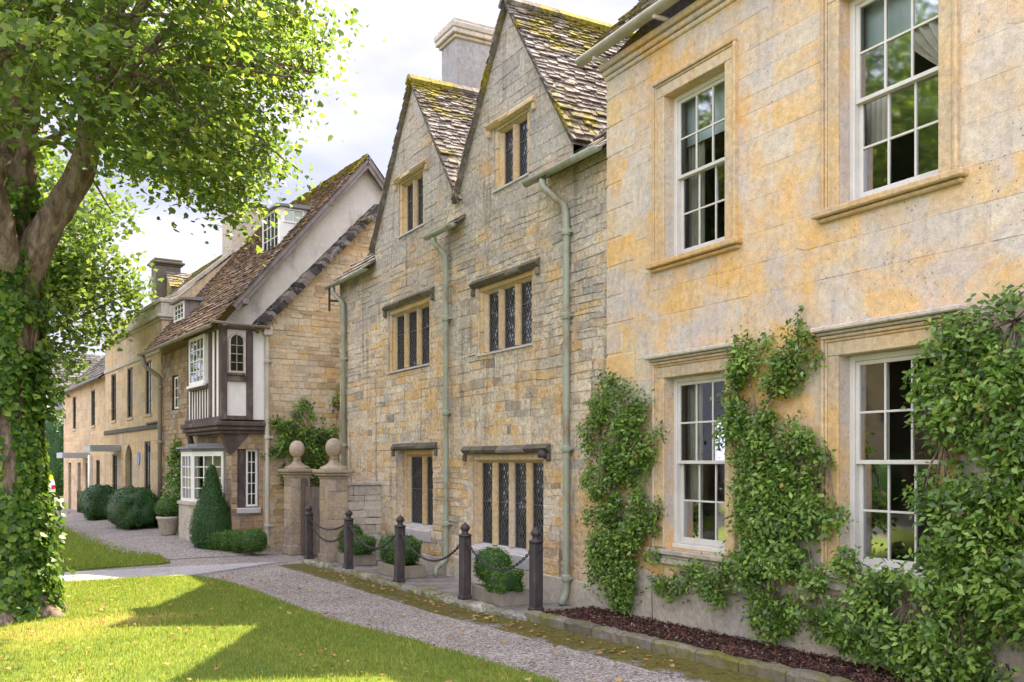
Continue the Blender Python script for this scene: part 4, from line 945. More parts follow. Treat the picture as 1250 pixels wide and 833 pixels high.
# eaves gutters, downpipes, dormers
mb = MB(); half_gutter(mb, (-1.47, -.2, 5.16), (-1.47, 6.9, 5.16), .07); mb.build('gutter', 'drain_brown', TB); mb = MB(); half_gutter(mb, (-1.45, -.24, 5.27), (-.05, -.24, 5.22), .055); mb.build('gutter', 'drain_brown', TB)
downpipe(TB, [(-.08, -.20, 5.2), (-.08, -.13, 5.0), (-.08, -.12, .2), (-.08, -.2, .0)], .055, 'drain_cream', [(-.08, -.12, z) for z in (.5, 2.6, 4.4)])
mb = MB(); mb.box(-.18, .03, -.24, -.04, 5.02, 5.24, c=.02); mb.build('rain_hopper', 'drain_cream', TB)
downpipe(TB, [(-1.45, 6.6, 5.1), (-1.4, 6.6, 4.8), (-.97, 6.6, 4.5), (-.97, 6.6, .0)], .06, 'drain_brown', [(-.97, 6.6, z) for z in (.5, 2.6, 4.2)])
def dormer(x, y0, y1, z0, z1, back, cols, m):
    mb = MB(); mb.box(x, back, y0, y0 + .05, z0 - .35, z1, .5); mb.box(x, back, y1 - .05, y1, z0 - .35, z1, .5); mb.box(x + .03, x + .07, y0 + .05, y1 - .05, z0 - .3, z0, .5)
    d = mb.build('dormer', m, TB)
    mb = MB(); mb.prism([(x - .12, y0 - .1, z1), (x - .12, y0 - .1, z1 + .05), (back + .35, y0 - .1, z1 + .13), (back + .35, y0 - .1, z1 + .003)], (0, y1 - y0 + .2, 0)); mb.build('dormer_roof', 'lead', d)
    casement(d, lambda u, z, dd: (x - dd, u, z), y0 + .02, y1 - .02, z0 - .02, z1 - .01, .03, cols, 3, fr=.06, bar=.022)
    return d
dormer(.5, .62, 1.86, 7.30, 8.36, 1.35, 4, 'white_paint')
o = casement(TB, lambda u, z, d: (u, .615 - d, z), .58, 1.12, 7.98, 8.34, .02, 2, 1, fr=.04)
dormer(-.8, 4.5, 5.6, 5.98, 6.48, -.3, 3, 'grey_timber')

# ------------------------------------------------------------------ the houses beyond, on the same line
TX = lambda x, y, z=0: TB_M @ Vector((x, y, z))
TB_M = Matrix.Translation((5.504, 22.652, 0)) @ Matrix.Rotation(R(5.5), 4, 'Z')
F2 = lambda u, z, d: (-d, u, z)
FH = tag(empty('parapet_house', TX(-.85, 6.85)[:], R(5.5)), 'stone house with flat parapet, tall narrow windows and arched green door', 'house')
def hole_walls(mb, ops, depth=.22):
    for a, b, c, d in ops:
        for yy in (a, b): mb.poly([(0, yy, c), (depth, yy, c), (depth, yy, d), (0, yy, d)], .4)
        mb.poly([(0, a, d), (depth, a, d), (depth, b, d), (0, b, d)], .4); mb.poly([(0, a, c), (depth, a, c), (depth, b, c), (0, b, c)], .4)
Y0 = 6.85
fo = [(yc - Y0 - .42, yc - Y0 + .42, 3.50, 5.16) for yc in (8.57, 11.2, 13.9)] + [(8.70 - Y0 - .42, 8.70 - Y0 + .42, 1.0, 2.66), (11.4 - Y0 - .55, 11.4 - Y0 + .55, -.1, 2.6), (13.7 - Y0 - .42, 13.7 - Y0 + .42, .9, 2.3)]
mb = MB(); stones(mb, [(0, -.2), (8.6, -.2), (8.6, 6.75), (0, 6.75)], fo, (.24, .32), (.5, .95), F2, (.002, .006), .006, .003, 101, .006)
mb.box(0, 7, -.012, 0, -.2, 6.75, .5); mb.box(0, 7, 8.6, 8.62, -.2, 6.75, .5); hole_walls(mb, fo)
mb.prism([(0, 0.0, 6.7), (.55, 0, 7.0), (2.15, 0, 8.42), (3.6, 0, 7.4), (7, 0, 5.0), (0, 0, 5.0)], (0, .35, 0), .6)
mb.build('wall', 'far_stone', FH)
mb = MB()
for o, z0, z1 in ((.06, 6.22, 6.30), (.14, 6.30, 6.40), (.03, 6.40, 6.74), (.08, 6.74, 6.86)): mb.box(-o, .3, -.02 - o * .6, 8.6, z0, z1 - .003, .5, c=.012)
mb.box(-.05, .1, -.03, 8.6, 5.16 + .12, 5.42, .4, c=.012)
mb.build('cornice', 'pale_stone', FH)
mb = MB(); mb.prism([(.2, -.06, 6.88), (.55, -.06, 7.06), (2.1, -.06, 8.46), (2.1, -.06, 8.56), (.5, -.06, 7.16), (.2, -.06, 6.96)], (0, .45, 0)); mb.box(2.05, 4.1, -.06, .39, 8.46, 8.56, c=.01); mb.build('gable_coping', 'pale_stone', FH)
mb = MB(); mb.box(-.06, .06, -.02, 8.6, 3.02, 3.17, .3, c=.02); mb.box(-.10, .06, -.02, 1.6, 3.17, 3.23, .2, c=.01); mb.build('string_course', 'dark_stone', FH)
def dark_sash(parent, y0, y1, z0, z1):
    w = casement(parent, F2, y0, y1, z0, z1, -.035, 2, 4, 'dark_sash_paint', .05, .02, 'glass_lead')
    mb = MB(); mb.box(-.05, .2, y0 - .06, y1 + .06, z0 - .08, z0 - .003, c=.01); mb.build('sill', 'far_stone', w)
for a, b, c, d in fo[:4] + fo[5:]: dark_sash(FH, a, b, c, d)
mb = MB(); mb.box(.3, .35, .1, 8.5, -.1, 6.2); mb.build('interior', 'interior', FH)
yc = 11.4 - Y0
mb = MB(); pts = [(.0, yc - .55, -.1), (.0, yc - .55, 2.05)] + [(.0, yc - .55 * math.cos(math.pi * k / 8), 2.05 + .55 * math.sin(math.pi * k / 8)) for k in range(1, 8)] + [(0, yc + .55, 2.05), (0, yc + .55, -.1)]
mb.prism([(.16, y, z) for _, y, z in pts], (.05, 0, 0)); dr = mb.build('door', 'door_green', FH)
mb = MB(); mb.prism([(.0, yc - .56, 2.05)] + [(.0, yc - .55 * math.cos(math.pi * k / 8), 2.05 + .55 * math.sin(math.pi * k / 8)) for k in range(1, 5)] + [(0, yc - .56, 2.61)], (.15, 0, 0)); mb.prism([(.0, yc + .56, 2.05)] + [(.0, yc + .55 * math.cos(math.pi * k / 8), 2.05 + .55 * math.sin(math.pi * k / 8)) for k in range(1, 5)] + [(0, yc + .56, 2.61)], (.15, 0, 0)); mb.build('door_arch', 'far_stone', FH)
mb = MB(); mb.lathe([(.03, 0), (.035, .02), (.02, .04)], (.13, yc - .4, 1.0), 10); mb.build('handle', 'iron', dr)
mb = MB(); mb.prism([(-.03, 9.86 - Y0 + .21 * math.cos(2 * math.pi * k / 20), 2.13 + .21 * math.sin(2 * math.pi * k / 20)) for k in range(20)], (.03, 0, 0)); mb.build('plaque', 'blue_enamel', FH)
mb = MB(); a = Vector((2.2, 8.2, 8.45)); us = Vector((.72, 0, .69)).normalized()
mb.add([a + Vector((0, -8.1, 0)) - us * 2.2, a - us * 2.2, a + us * 1.1, a + Vector((0, -8.1, 0)) + us * 1.1], [[0, 1, 2, 3]], .4)
slates(mb, a + Vector((0, -7.8, 0)) - us * .9, (0, 1, 0), us, 7.8, 2.0, (.15, .24), seed=111); mb.add([(1.85, 6.5, 8.40), (3.6, 6.5, 8.40), (3.6, 7.15, 9.02), (1.85, 7.15, 9.02)], [[0, 1, 2, 3]], .3); mb.add([(1.85, 6.5, 8.40), (3.6, 6.5, 8.40), (3.6, 6.5, 7.6), (1.85, 6.5, 7.6)], [[0, 1, 2, 3]], .3); mb.add([(1.86, 6.5, 8.40), (1.86, 7.15, 9.02), (1.86, 7.2, 7.5), (1.86, 6.5, 7.5)], [[0, 1, 2, 3]], .3)
slates(mb, (1.8, 6.45, 8.37), (1, 0, 0), (0, .72, .69), 1.75, .95, (.12, .17), seed=113); mb.build('roof', 'slate_mossy', FH)
mb = MB(); mb.box(2.05, 3.1, .0, .95, 8.3, 9.95, .5, c=.02); mb.box(1.97, 3.18, -.08, 1.03, 9.95, 10.1, .3, c=.02); mb.build('chimney', 'pale_stone', FH)
mb = MB(); mb.box(1.5, 2.4, 7.3, 8.0, 7.2, 9.3, .5, c=.02)
for o, z0, z1 in ((.06, 9.3, 9.36), (.13, 9.363, 9.45), (.05, 9.453, 9.56)): mb.box(1.5 - o, 2.4 + o, 7.3 - o, 8.0 + o, z0, z1, .2, c=.02)
mb.build('chimney', 'dark_stone', FH)
mb = MB(); mb.tube([(3.0, 3.0, 8.9), (3.0, 3.0, 10.0)], .02, 6); mb.tube([(2.3, 2.6, 9.9), (3.7, 3.4, 9.95)], .012, 6)
for k in range(5): t = k / 4; mb.tube([(2.3 + 1.4 * t + .12, 2.6 + .8 * t - .2, 9.9), (2.3 + 1.4 * t - .12, 2.6 + .8 * t + .2, 9.9)], .008, 5)
mb.build('aerial', 'lead', FH)
mb = MB(); mb.box(-.95, 0, 5.8, 7.1, 2.50, 2.60, c=.01); mb.build('shop_canopy', 'dark_timber', FH)
mb = MB(); mb.box(-.99, -.955, 5.8, 7.1, 2.38, 2.58, c=.01); mb.box(-.953, -.01, 5.76, 5.798, 2.38, 2.58, c=.01); mb.build('canopy_fascia', 'sign_grey', FH)

CT = tag(empty('row_cottage', TX(-.85, 15.5)[:], R(5.5)), 'lower stone cottage at the far end of the row with slate roof', 'house')
co = [(17.9 - 15.5 - .42, 17.9 - 15.5 + .42, 3.45, 4.85), (22.3 - 15.5 - .42, 22.3 - 15.5 + .42, 3.45, 4.85)] + [(y - .4, y + .4, -.1, 2.0) for y in (3.7, 5.6, 8.0)] + [(1.0, 1.8, .8, 2.1)]
mb = MB(); stones(mb, [(0, -.2), (9.7, -.2), (9.7, 5.2), (0, 5.2)], co, (.2, .3), (.35, .8), F2, (.003, .008), .008, .005, 121, .008)
mb.box(0, 6, 9.7, 9.72, -.2, 5.2, .5); hole_walls(mb, co); mb.prism([(0, 9.71, 5.2), (3, 9.71, 7.9), (6, 9.71, 5.2)], (0, .02, 0), .5); mb.build('wall', 'far_stone', CT)
mb = MB(); us = Vector((.74, 0, .67)).normalized(); mb.add([(-.2, 0, 5.1), (-.2, 9.8, 5.1), (-.2 + us.x * 4.3, 9.8, 5.1 + us.z * 4.3), (-.2 + us.x * 4.3, 0, 5.1 + us.z * 4.3)], [[0, 1, 2, 3]], .3)
slates(mb, (-.22, 0, 5.12), (0, 1, 0), us, 9.8, 4.3, (.18, .28), (.2, .42), seed=125); mb.build('roof', 'slate_dark', CT)
for a, b, c, d in co[:2] + co[5:]: dark_sash(CT, a, b, c, d)
for a, b, c, d in co[2:5]:
    mb = MB(); mb.box(.14, .19, a, b, c, d, .5, c=.01)
    for k in range(4): mb.box(.12, .139, a + .06 + k * .18, a + .20 + k * .18, .1, 1.85, .5, c=.004)
    mb.build('door', 'door_green', CT)
mb = MB(); mb.box(.3, .35, .1, 9.5, 0, 5); mb.build('interior', 'interior', CT)
mb = MB(); mb.box(-.95, 0, 3.2, 4.7, 2.30, 2.38, c=.01); mb.build('shop_canopy', 'dark_timber', CT)
mb = MB(); mb.box(-.99, -.955, 3.2, 4.7, 2.18, 2.40, c=.01); mb.box(-.953, -.01, 3.16, 3.198, 2.18, 2.40, c=.01); mb.build('canopy_fascia', 'sign_grey', CT)
downpipe(CT, [(-.1, 2.6, 2.3), (-.1, 2.6, -.05)], .06, 'white_paint', [])
mb = MB(); half_gutter(mb, (-.27, 0, 5.14), (-.27, 9.8, 5.14), .07); mb.build('gutter', 'lead', CT)
DH = tag(empty('distant_house', (-1.6, 72, 0), R(4)), 'pale house in the distance closing the end of the path', 'house')
mb = MB(); do = [(k * 2.2 + .6, k * 2.2 + 1.5, z, z + 1.4) for k in range(4) for z in (1.0, 4.0)]
stones(mb, [(0, -.3), (9.6, -.3), (9.6, 6.4), (0, 6.4)], do, (.3, .4), (.5, 1.0), END, (.002, .006), .006, .003, 131); mb.prism([(0, .03, 6.4), (9.6, .03, 6.4), (9.6, .03, 5)], (0, 6, 0)); mb.build('wall', 'chimney_stone', DH)
for a, b, c, d in do: casement(DH, END, a, b, c, d, -.05, 2, 4)
mb = MB(); slates(mb, (-.2, -.2, 6.4), (1, 0, 0), (0, .7, .7), 10, 5, (.25, .35), (.3, .5), seed=135); mb.add([(-.2, -.2, 6.38), (9.8, -.2, 6.38), (9.8, 3.3, 9.9), (-.2, 3.3, 9.9)], [[0, 1, 2, 3]], .3); mb.build('roof', 'slate_dark', DH)

# the ground rises a little to the foot of the houses
def bank():
    vs = []; fs = []; ys = [-.9, -.2, .6, 2, 6, 12, 20, 26]; lift = [0, .08, .16, .22, .24, .2, .1, .0]
    for y, l in zip(ys, lift):
        for x, k in ((-3.4, 0), (-2.4, .5), (-1.5, .92), (-.6, 1.0)): p = TX(x, y); vs.append((p.x, p.y, -.096 + l * k))
    for i in range(len(ys) - 1):
        for k in range(3): fs.append([i * 4 + k, i * 4 + k + 1, (i + 1) * 4 + k + 1, (i + 1) * 4 + k])
    tag(MB().add(vs, fs, .5, True).build('pavement', 'gravel'), kind='structure')
bank()

# ------------------------------------------------------------------ gate, piers, garden wall
def pier(x, y, rz, label, seed):
    r_ = tag(empty('gate_pier', (x, y, gz(y)), rz), label, 'gate pier', 'ball topped gate piers'); r_.scale = (.86, .86, .98)
    mb = MB(); h = .26; w = .25; W2 = .30
    for z0, z1, ww in ((0, .22, .31), (1.80, 1.86, .30), (1.865, 1.92, .36), (1.925, 2.0, .40)): mb.box(-ww, ww, -ww, ww, z0, z1 - .004, c=.015)
    for face, fm in enumerate((lambda u, z, d: (-.26 - d, u, z), lambda u, z, d: (u, -.26 - d, z), lambda u, z, d: (.26 + d, u, z), lambda u, z, d: (u, .26 + d, z))):
        stones(mb, [(-.26, .2), (.26, .2), (.26, 1.82), (-.26, 1.82)], [], (.18, .3), (.22, .5), fm, (.003, .015), .01, .008, seed + face)
    p = mb.build('shaft', 'pier_stone', r_)
    mb = MB(); mb.lathe([(.40, 1.99), (.36, 2.05), (.20, 2.10), (.13, 2.16), (.10, 2.23), (.11, 2.27)], (0, 0, 0), 4); mb.lathe([(.09, 2.2), (.09, 2.3)], (0, 0, 0), 16)
    prof = [(.205 * math.sin(math.pi * k / 14), 2.46 - .205 * math.cos(math.pi * k / 14)) for k in range(1, 14)]; mb.lathe(prof, (0, 0, 0), 24)
    mb.build('ball_finial', 'pier_stone', r_); return r_
pier(5.86, 21.45, R(5), 'stone gate pier with ball finial against the timber framed house', 201)
pier(5.98, 19.05, R(3), 'stone gate pier with ball finial rising behind the two chains of the end bollard', 211)
gt = tag(empty('garden_gate', (5.98, 20.25, gz(20)), R(3)), 'weathered brown plank gate between the stone gate piers', 'gate')
mb = MB(); rg = random.Random(5)
for k in range(9): y = -.92 + k * .205; mb.box(-.02, .02, y + .004, y + .20, .06, 1.55 + rg.uniform(-.01, .01), c=.006)
mb.build('planks', 'gate_wood', gt)
mb = MB()
for z in (.28, 1.3): mb.box(.021, .06, -.9, .9, z, z + .13, c=.008)
mb.box(-.06, .06, .78, .93, 0, 1.75, c=.015); mb.box(-.06, .06, -.93, -.78, 0, 1.72, c=.015); mb.build('gate_frame', 'gate_wood', gt)
mb = MB(); mb.tube([(-.05, -.5, .95), (-.07, -.5, .9), (-.05, -.5, .85)], .012, 8); mb.build('latch', 'iron', gt)
gw = tag(empty('garden_wall', (6.3, 18.92, gz(19)), 0), 'low pale stone garden wall joining the gate pier to the gabled cottage', 'wall')
mb = MB(); stones(mb, [(-.1, 0), (.72, 0), (.72, 1.62), (-.1, 1.62)], [], (.14, .22), (.2, .45), END, (.002, .010), .005, .008, 221); mb.box(-.1, .72, .0, .3, 0, 1.62, .4); mb.build('wall', 'pale_stone', gw)
mb = MB(); mb.box(-.1, .72, -.06, .36, 1.622, 1.70, c=.015); mb.build('coping', 'pale_stone', gw)

# ------------------------------------------------------------------ bollards and chains
BP = [(5.56, 19.42), (5.70, 17.25), (5.83, 14.95), (5.96, 12.62), (6.26, 11.02)]
BL = ['grey topped dark bollard at the gate end of the kerb, carrying two chains', 'dark bollard in front of the clipped shrub nearest the gate', 'dark bollard between the two planters under the small ground window',
      'dark square bollard beside the planter that holds two clipped shrubs', 'dark square bollard standing at the end of the flower bed']
def bollard():
    r_ = empty('bollard', (0, 0, 0)); mb = MB()
    mb.box(-.072, .072, -.072, .072, 0, .93, c=.012); mb.box(-.085, .085, -.085, .085, 0, .06, c=.012); mb.build('post', 'iron', r_)
    mb = MB(); mb.lathe([(.10, .93), (.098, .955), (.06, .97), (.045, .99), (.05, 1.01), (.074, 1.04), (.076, 1.06), (.05, 1.10), (.015, 1.125), (0.004, 1.14)], (0, 0, 0), 14); mb.build('finial', 'iron', r_)
    mb = MB()
    for s in (-1, 1): mb.tube([(0, s * .06, .86), (0, s * .10, .86), (0, s * .105, .84), (0, s * .10, .82), (0, s * .085, .82)], .011, 6)
    mb.build('chain_hook', 'iron', r_); return r_
b0 = bollard()
for i, (x, y) in enumerate(BP):
    b = b0 if i == 0 else copy_tree(b0); b.location = (x, y, gz(y) + .08); b.rotation_euler = (R((.6, -.5, .4, -.3, .8)[i]), R((-.4, .5, .9, .3, -.5)[i]), R(3))
    tag(b, BL[i], 'bollard', 'bollards along the kerb')
def chain(p0, p1, sag, label, link=.055):
    p0, p1 = Vector(p0), Vector(p1); n = 200; P = []
    for i in range(n + 1): t = i / n; q = p0.lerp(p1, t); q.z -= sag * 4 * t * (1 - t); P.append(q)
    ln = [0]
    for a, b in zip(P, P[1:]): ln.append(ln[-1] + (b - a).length)
    N = int(ln[-1] / (link * .74)); mb = MB()
    for k in range(N):
        s = (k + .5) / N * ln[-1]; i = min(n - 1, max(0, int(np.searchsorted(ln, s) - 1))); c = P[i]; d = (P[i + 1] - P[i]).normalized()
        sd_ = d.cross(Vector((0, 0, 1))).normalized(); up = sd_.cross(d)
        w = (up + sd_ * .6).normalized() if k % 2 else (sd_ - up * .6).normalized(); ring = []
        for j in range(9): a = 2 * math.pi * j / 8; ring.append(c + d * (math.cos(a) * link * .5) + w * (math.sin(a) * link * .28))
        mb.tube(ring, .0085, 5, cap=False)
    o = mb.build('chain', 'iron'); tag(o, label, 'chain', 'chains slung between bollards'); return o
hk = lambda i, dy, z=.83: (BP[i][0], BP[i][1] + dy, gz(BP[i][1]) + .08 + z)
chain(hk(0, -.1), hk(1, .1, .86), .16, 'upper and tighter of the two iron chains at the gate end bollard')
chain(hk(0, -.1, .72), hk(1, .1, .70), .26, 'lower and slacker of the two iron chains at the gate end bollard')
chain(hk(1, -.1), hk(2, .1), .34, 'iron chain hanging in front of the first pair of planters under the small window')
chain(hk(2, -.1), hk(3, .1), .36, 'iron chain swagged across the foot of the central drainpipe')
chain(hk(3, -.1), hk(4, .1), .33, 'iron chain passing behind the twin clipped shrubs below the four light window')
# ------------------------------------------------------------------ clipped shrubs, planters, hedges
def clipped(name, label, cat, loc, half, e=1.0, N=2500, size=.03, m='leaf_box', rz=0, group=None, profile=None, lump=.04, stem=True):
    r_ = tag(empty(name, loc, rz), label, cat, group)
    n = RNG.normal(size=(N, 3)); n /= np.linalg.norm(n, axis=1, keepdims=True)
    hx, hy, hz = half
    if profile is None:
        p = np.sign(n) * np.abs(n) ** e
        lp = np.array([1 + lump * mnoise.noise(Vector(tuple(q * 3.1 + np.array(loc)))) * 2 for q in p])[:, None]
        pos = p * np.array(half) * lp; nr = n / np.array(half); pos[:, 2] += hz
    else:
        zz = RNG.random(N) ** 1.25; an = RNG.random(N) * 2 * math.pi; rr = np.interp(zz, [a for a, b in profile], [b for a, b in profile])
        lp = np.array([1 + lump * 2 * mnoise.noise(Vector((math.cos(a) * 2, math.sin(a) * 2, z * 5))) for a, z in zip(an, zz)])
        pos = np.c_[np.cos(an) * rr * hx * lp, np.sin(an) * rr * hy * lp, zz * 2 * hz]; nr = np.c_[np.cos(an), np.sin(an), np.full(N, .35)]
    sh = RNG.random(N)
    pos2 = pos + nr / np.linalg.norm(nr, axis=1, keepdims=True) * (RNG.random((N, 1)) ** 3 * .05 - .03)
    leaf_mesh('foliage', pos2, nr + RNG.normal(0, .55, (N, 3)) * np.linalg.norm(nr, axis=1, keepdims=True), RNG.uniform(.7, 1.3, N) * size, m, 'tiny', r_, rnd=np.clip(RNG.random(N) * .8 + .2 * sh, 0, 1))
    mb = MB()                                            # the dense twiggy inside
    prof = []
    if profile is None:
        vs = []; K = 24; M_ = 14
        for i in range(M_ + 1):
            t = math.pi * i / M_ - math.pi / 2
            for k in range(K):
                a = 2 * math.pi * k / K; q = (math.cos(t) * math.cos(a), math.cos(t) * math.sin(a), math.sin(t)); q = [math.copysign(abs(c) ** e, c) for c in q]
                l = 1 + lump * 2 * mnoise.noise(Vector(tuple(np.array(q) * 3.1 + np.array(loc))))
                vs.append((q[0] * (hx - .03) * l, q[1] * (hy - .03) * l, hz + q[2] * (hz - .03) * l))
        mb.add(vs, [[i * K + k, i * K + (k + 1) % K, (i + 1) * K + (k + 1) % K, (i + 1) * K + k] for i in range(M_) for k in range(K)], .2, True)
    else: mb.lathe([(max(.01, b * hx - .04), a * 2 * hz) for a, b in profile], (0, 0, 0), 22, .2)
    mb.build('inner_growth', 'leaf_yew', r_)
    return r_
TBW = lambda x, y, z=0: tuple(TX(x, y, z))
GB_ = 'clipped box balls beside the timber house'
for i, (x, y, lb) in enumerate(((4.93, 21.62, 'largest box ball, beside the cream drainpipe of the timber house'), (4.66, 21.98, 'second clipped box ball from the cream drainpipe'), (4.47, 22.26, 'third clipped box ball from the cream drainpipe'), (4.27, 22.50, 'clipped box ball tucked against the tall cone of yew'))):
    clipped('box_ball', lb, 'shrub', (x, y, -.05), ((.30, .28, .28), (.22, .20, .25), (.22, .20, .25), (.25, .22, .26))[i], .9, 3600, .030, 'leaf_box', group=GB_)
clipped('topiary_cone', 'tall clipped yew cone in front of the white bay window', 'topiary', (4.22, 22.85, .02), (.50, .50, .96), 1, 9000, .036, 'leaf_yew',
        profile=[(0, .72), (.08, .93), (.2, 1.0), (.35, .92), (.55, .66), (.75, .42), (.88, .28), (.95, .20), (.985, .12), (1, .03)], lump=.03)
clipped('clipped_hedge', 'long clumped green hedge below the blue plaque', 'hedge', TBW(-1.55, 7.3, .0), (.60, 1.55, .64), .72, 9000, .05, 'leaf_yew', R(5.5), 'hedges along the stone houses', lump=.11)
clipped('clipped_hedge', 'rounded dark hedge in front of the shop canopy of the parapet house', 'hedge', TBW(-1.5, 12.6, .0), (.58, .95, .62), .72, 7000, .05, 'leaf_yew', R(5.5), 'hedges along the stone houses', lump=.08)
clipped('yellow_shrub', 'small yellow green shrub at the foot of the row cottage', 'shrub', TBW(-1.3, 15.8, .05), (.4, .6, .5), 1, 2500, .05, 'leaf_box', lump=.15)
clipped('tall_hedge', 'tall dark evergreen hedge behind the white car', 'hedge', (2.2, 63.5, -.1), (1.2, 2.5, 2.6), .7, 9000, .12, 'leaf_yew', lump=.08)
pt = tag(empty('stone_pot', TBW(-1.5, 3.45, .1)), 'round stone pot beside the bay window', 'pot')
MB().lathe([(.16, 0), (.20, .05), (.26, .42), (.29, .44), (.29, .5), (.24, .5), (.23, .45)], (0, 0, 0), 20).build('bowl', 'pale_stone', pt)
clipped('potted_shrub', 'rounded green shrub growing in the round stone pot', 'shrub', TBW(-1.5, 3.45, .52), (.32, .32, .29), 1, 2400, .04, 'leaf_box')
def trough(x, y, w, l, label):
    r_ = tag(empty('planter', (x, y, gz(y) + .05), R(2)), label, 'planter', 'stone planters behind the kerb'); h = .22
    mb = MB(); mb.box(-w, w, -l, -l + .04, 0, h, c=.01); mb.box(-w, w, l - .04, l, 0, h, c=.01); mb.box(-w, -w + .04, -l + .041, l - .041, 0, h, c=.01); mb.box(w - .04, w, -l + .041, l - .041, 0, h, c=.01); mb.build('trough', 'trough', r_)
    mb = MB(); mb.box(-w + .04, w - .04, -l + .04, l - .04, .02, h - .03); mb.build('compost', 'soil', r_); return r_
trough(6.22, 18.35, .26, .44, 'shallow stone planter nearest the gate'); trough(6.30, 16.05, .26, .50, 'stone planter below the two light window'); trough(6.40, 12.30, .25, .46, 'stone planter below the four light window')
ZP = lambda y: gz(y) + .25
clipped('clipped_shrub', 'wide low box shrub in the planter nearest the gate', 'shrub', (6.22, 18.25, ZP(18)), (.30, .50, .20), .6, 3000, .032, 'leaf_box', lump=.08)
clipped('clipped_shrub', 'pointed little box cone rising from the planter nearest the gate', 'shrub', (6.26, 18.75, ZP(18)), (.26, .26, .30), 1, 2000, .032, 'leaf_box', lump=.05)
clipped('clipped_shrub', 'rounded box shrub in the planter below the two light window', 'shrub', (6.30, 16.1, ZP(16)), (.32, .54, .27), .75, 4200, .032, 'leaf_box', lump=.09)
clipped('clipped_shrub', 'round box ball in the planter below the four light window', 'shrub', (6.44, 12.66, ZP(12)), (.28, .32, .29), .9, 3600, .028, 'leaf_box', lump=.05)
clipped('clipped_shrub', 'square clipped box cube in the planter below the four light window', 'shrub', (6.28, 11.98, ZP(12)), (.23, .25, .165), .40, 3800, .027, 'leaf_box', lump=.03)

# ------------------------------------------------------------------ plants trained on the walls
def climber(name, label, cat, base, blobs, N, size, stems, to_world, m='leaf_climber', per=16, spread=.055, gap=.0, shape='oval', flowers=0, nout=(-.75, -.1, .75), rz=0, width=1.0):
    """blobs: (u, z, ru, rz, depth); to_world(u, z, d) -> local coordinates relative to base"""
    r_ = tag(empty(name, base, rz), label, cat)
    w = np.array([b[2] * b[3] for b in blobs]); w = w / w.sum(); C = []
    tries = 0
    while len(C) < N // per and tries < 200000:
        tries += 1
        b = blobs[RNG.choice(len(blobs), p=w)]; a = RNG.random() * 2 * math.pi; q = math.sqrt(RNG.random()) * (1 + .22 * math.sin(3 * a + b[0] * 5) + .12 * math.sin(7 * a + b[1] * 9))
        u, z = b[0] + b[2] * q * math.cos(a), b[1] + b[3] * q * math.sin(a)
        if mnoise.noise(Vector((u * 3.2, z * 3.2, b[4] * 7))) < -.22 + gap: continue
        k = math.sqrt(max(0.05, 1 - min(q, 1) ** 2)); C.append((u, z, b[4] * (.15 + .85 * RNG.random() ** .7) * k + .03))
    C = np.array(C); P = np.repeat(C, per, 0) + RNG.normal(0, 1, (len(C) * per, 3)) * np.array([spread, spread, spread * .8]); P[:, 2] = np.maximum(P[:, 2], .01); P[:, 1] = np.maximum(P[:, 1], .03)
    pos = np.array([to_world(*p) for p in P]); cn = RNG.normal(0, .38, (len(C), 3)) + np.array(nout)
    nr = np.repeat(cn, per, 0) + RNG.normal(0, .55, pos.shape); cr_ = np.repeat(RNG.random(len(C)), per)
    leaf_mesh('foliage', pos, nr, RNG.uniform(.5, 1.35, len(pos)) * size, m, shape, r_, droop=(-.25, 0, -.35), rnd=np.clip(.6 * cr_ + .45 * RNG.random(len(pos)) - .02, 0, 1), width=width)
    mb = MB(); rg = random.Random(len(C))
    for path, r0 in stems:
        pts = [Vector(to_world(*p)) + Vector((0, rg.uniform(-.015, .015), 0)) for p in path]; Q = []
        for a, b in zip(pts, pts[1:]):
            for t in (0, .34, .67): Q.append(a.lerp(b, t) + Vector((0, rg.uniform(-.015, .015), rg.uniform(-.01, .01))))
        Q.append(pts[-1]); mb.tube(Q, [r0 * (1 - .7 * i / len(Q)) for i in range(len(Q))], 7)
    sp_ = [(p, r0) for path, r0 in stems for p in path[1:]]
    for c in C[::3]:
        p, r0 = min(sp_, key=lambda s: (s[0][0] - c[0]) ** 2 + (s[0][1] - c[1]) ** 2 * .6)
        a = Vector(to_world(*p)); b = Vector(to_world(*c)); mid = a.lerp(b, .5) + Vector((rg.uniform(-.03, .0), rg.uniform(-.05, .05), rg.uniform(.0, .08)))
        if (b - a).length > .05: mb.tube([a, mid, b], [.007, .0055, .003], 4, cap=False)
    mb.build('stems', 'bark', r_)
    if flowers:
        k = RNG.choice(len(pos), flowers); leaf_mesh('blossom', pos[k] + np.array([-.03, -.02, 0]), nr[k], .05, 'petal', 'oval', r_)
    return r_
RBW = lambda by, bz: (lambda u, z, d: (-d, u - by, z - bz))
bz = .08
climber('wall_shrub', 'narrow evergreen shrub trained up the wall between drainpipe and window', 'climbing shrub', (6.96, 10.1, bz),
    [(9.95, 2.75, .70, .38, .20), (10.35, 2.35, .45, .35, .2), (9.75, 2.2, .55, .45, .22), (10.1, 1.7, .68, .45, .24), (9.7, 1.35, .5, .4, .22), (10.1, 1.05, .68, .42, .24), (9.6, .80, .42, .35, .22), (10.1, .55, .55, .33, .2), (9.85, .32, .3, .18, .12)], 13500, .060,
    [([(10.12, .08, .05), (10.15, .8, .06), (10.1, 1.6, .08), (9.95, 2.3, .08), (9.9, 2.9, .06)], .02), ([(9.85, .08, .05), (9.75, .8, .06), (9.7, 1.5, .07), (9.6, 2.2, .06)], .016), ([(10.12, .7, .06), (10.45, 1.4, .07), (10.4, 2.3, .07)], .012)], RBW(10.1, bz), gap=.04)
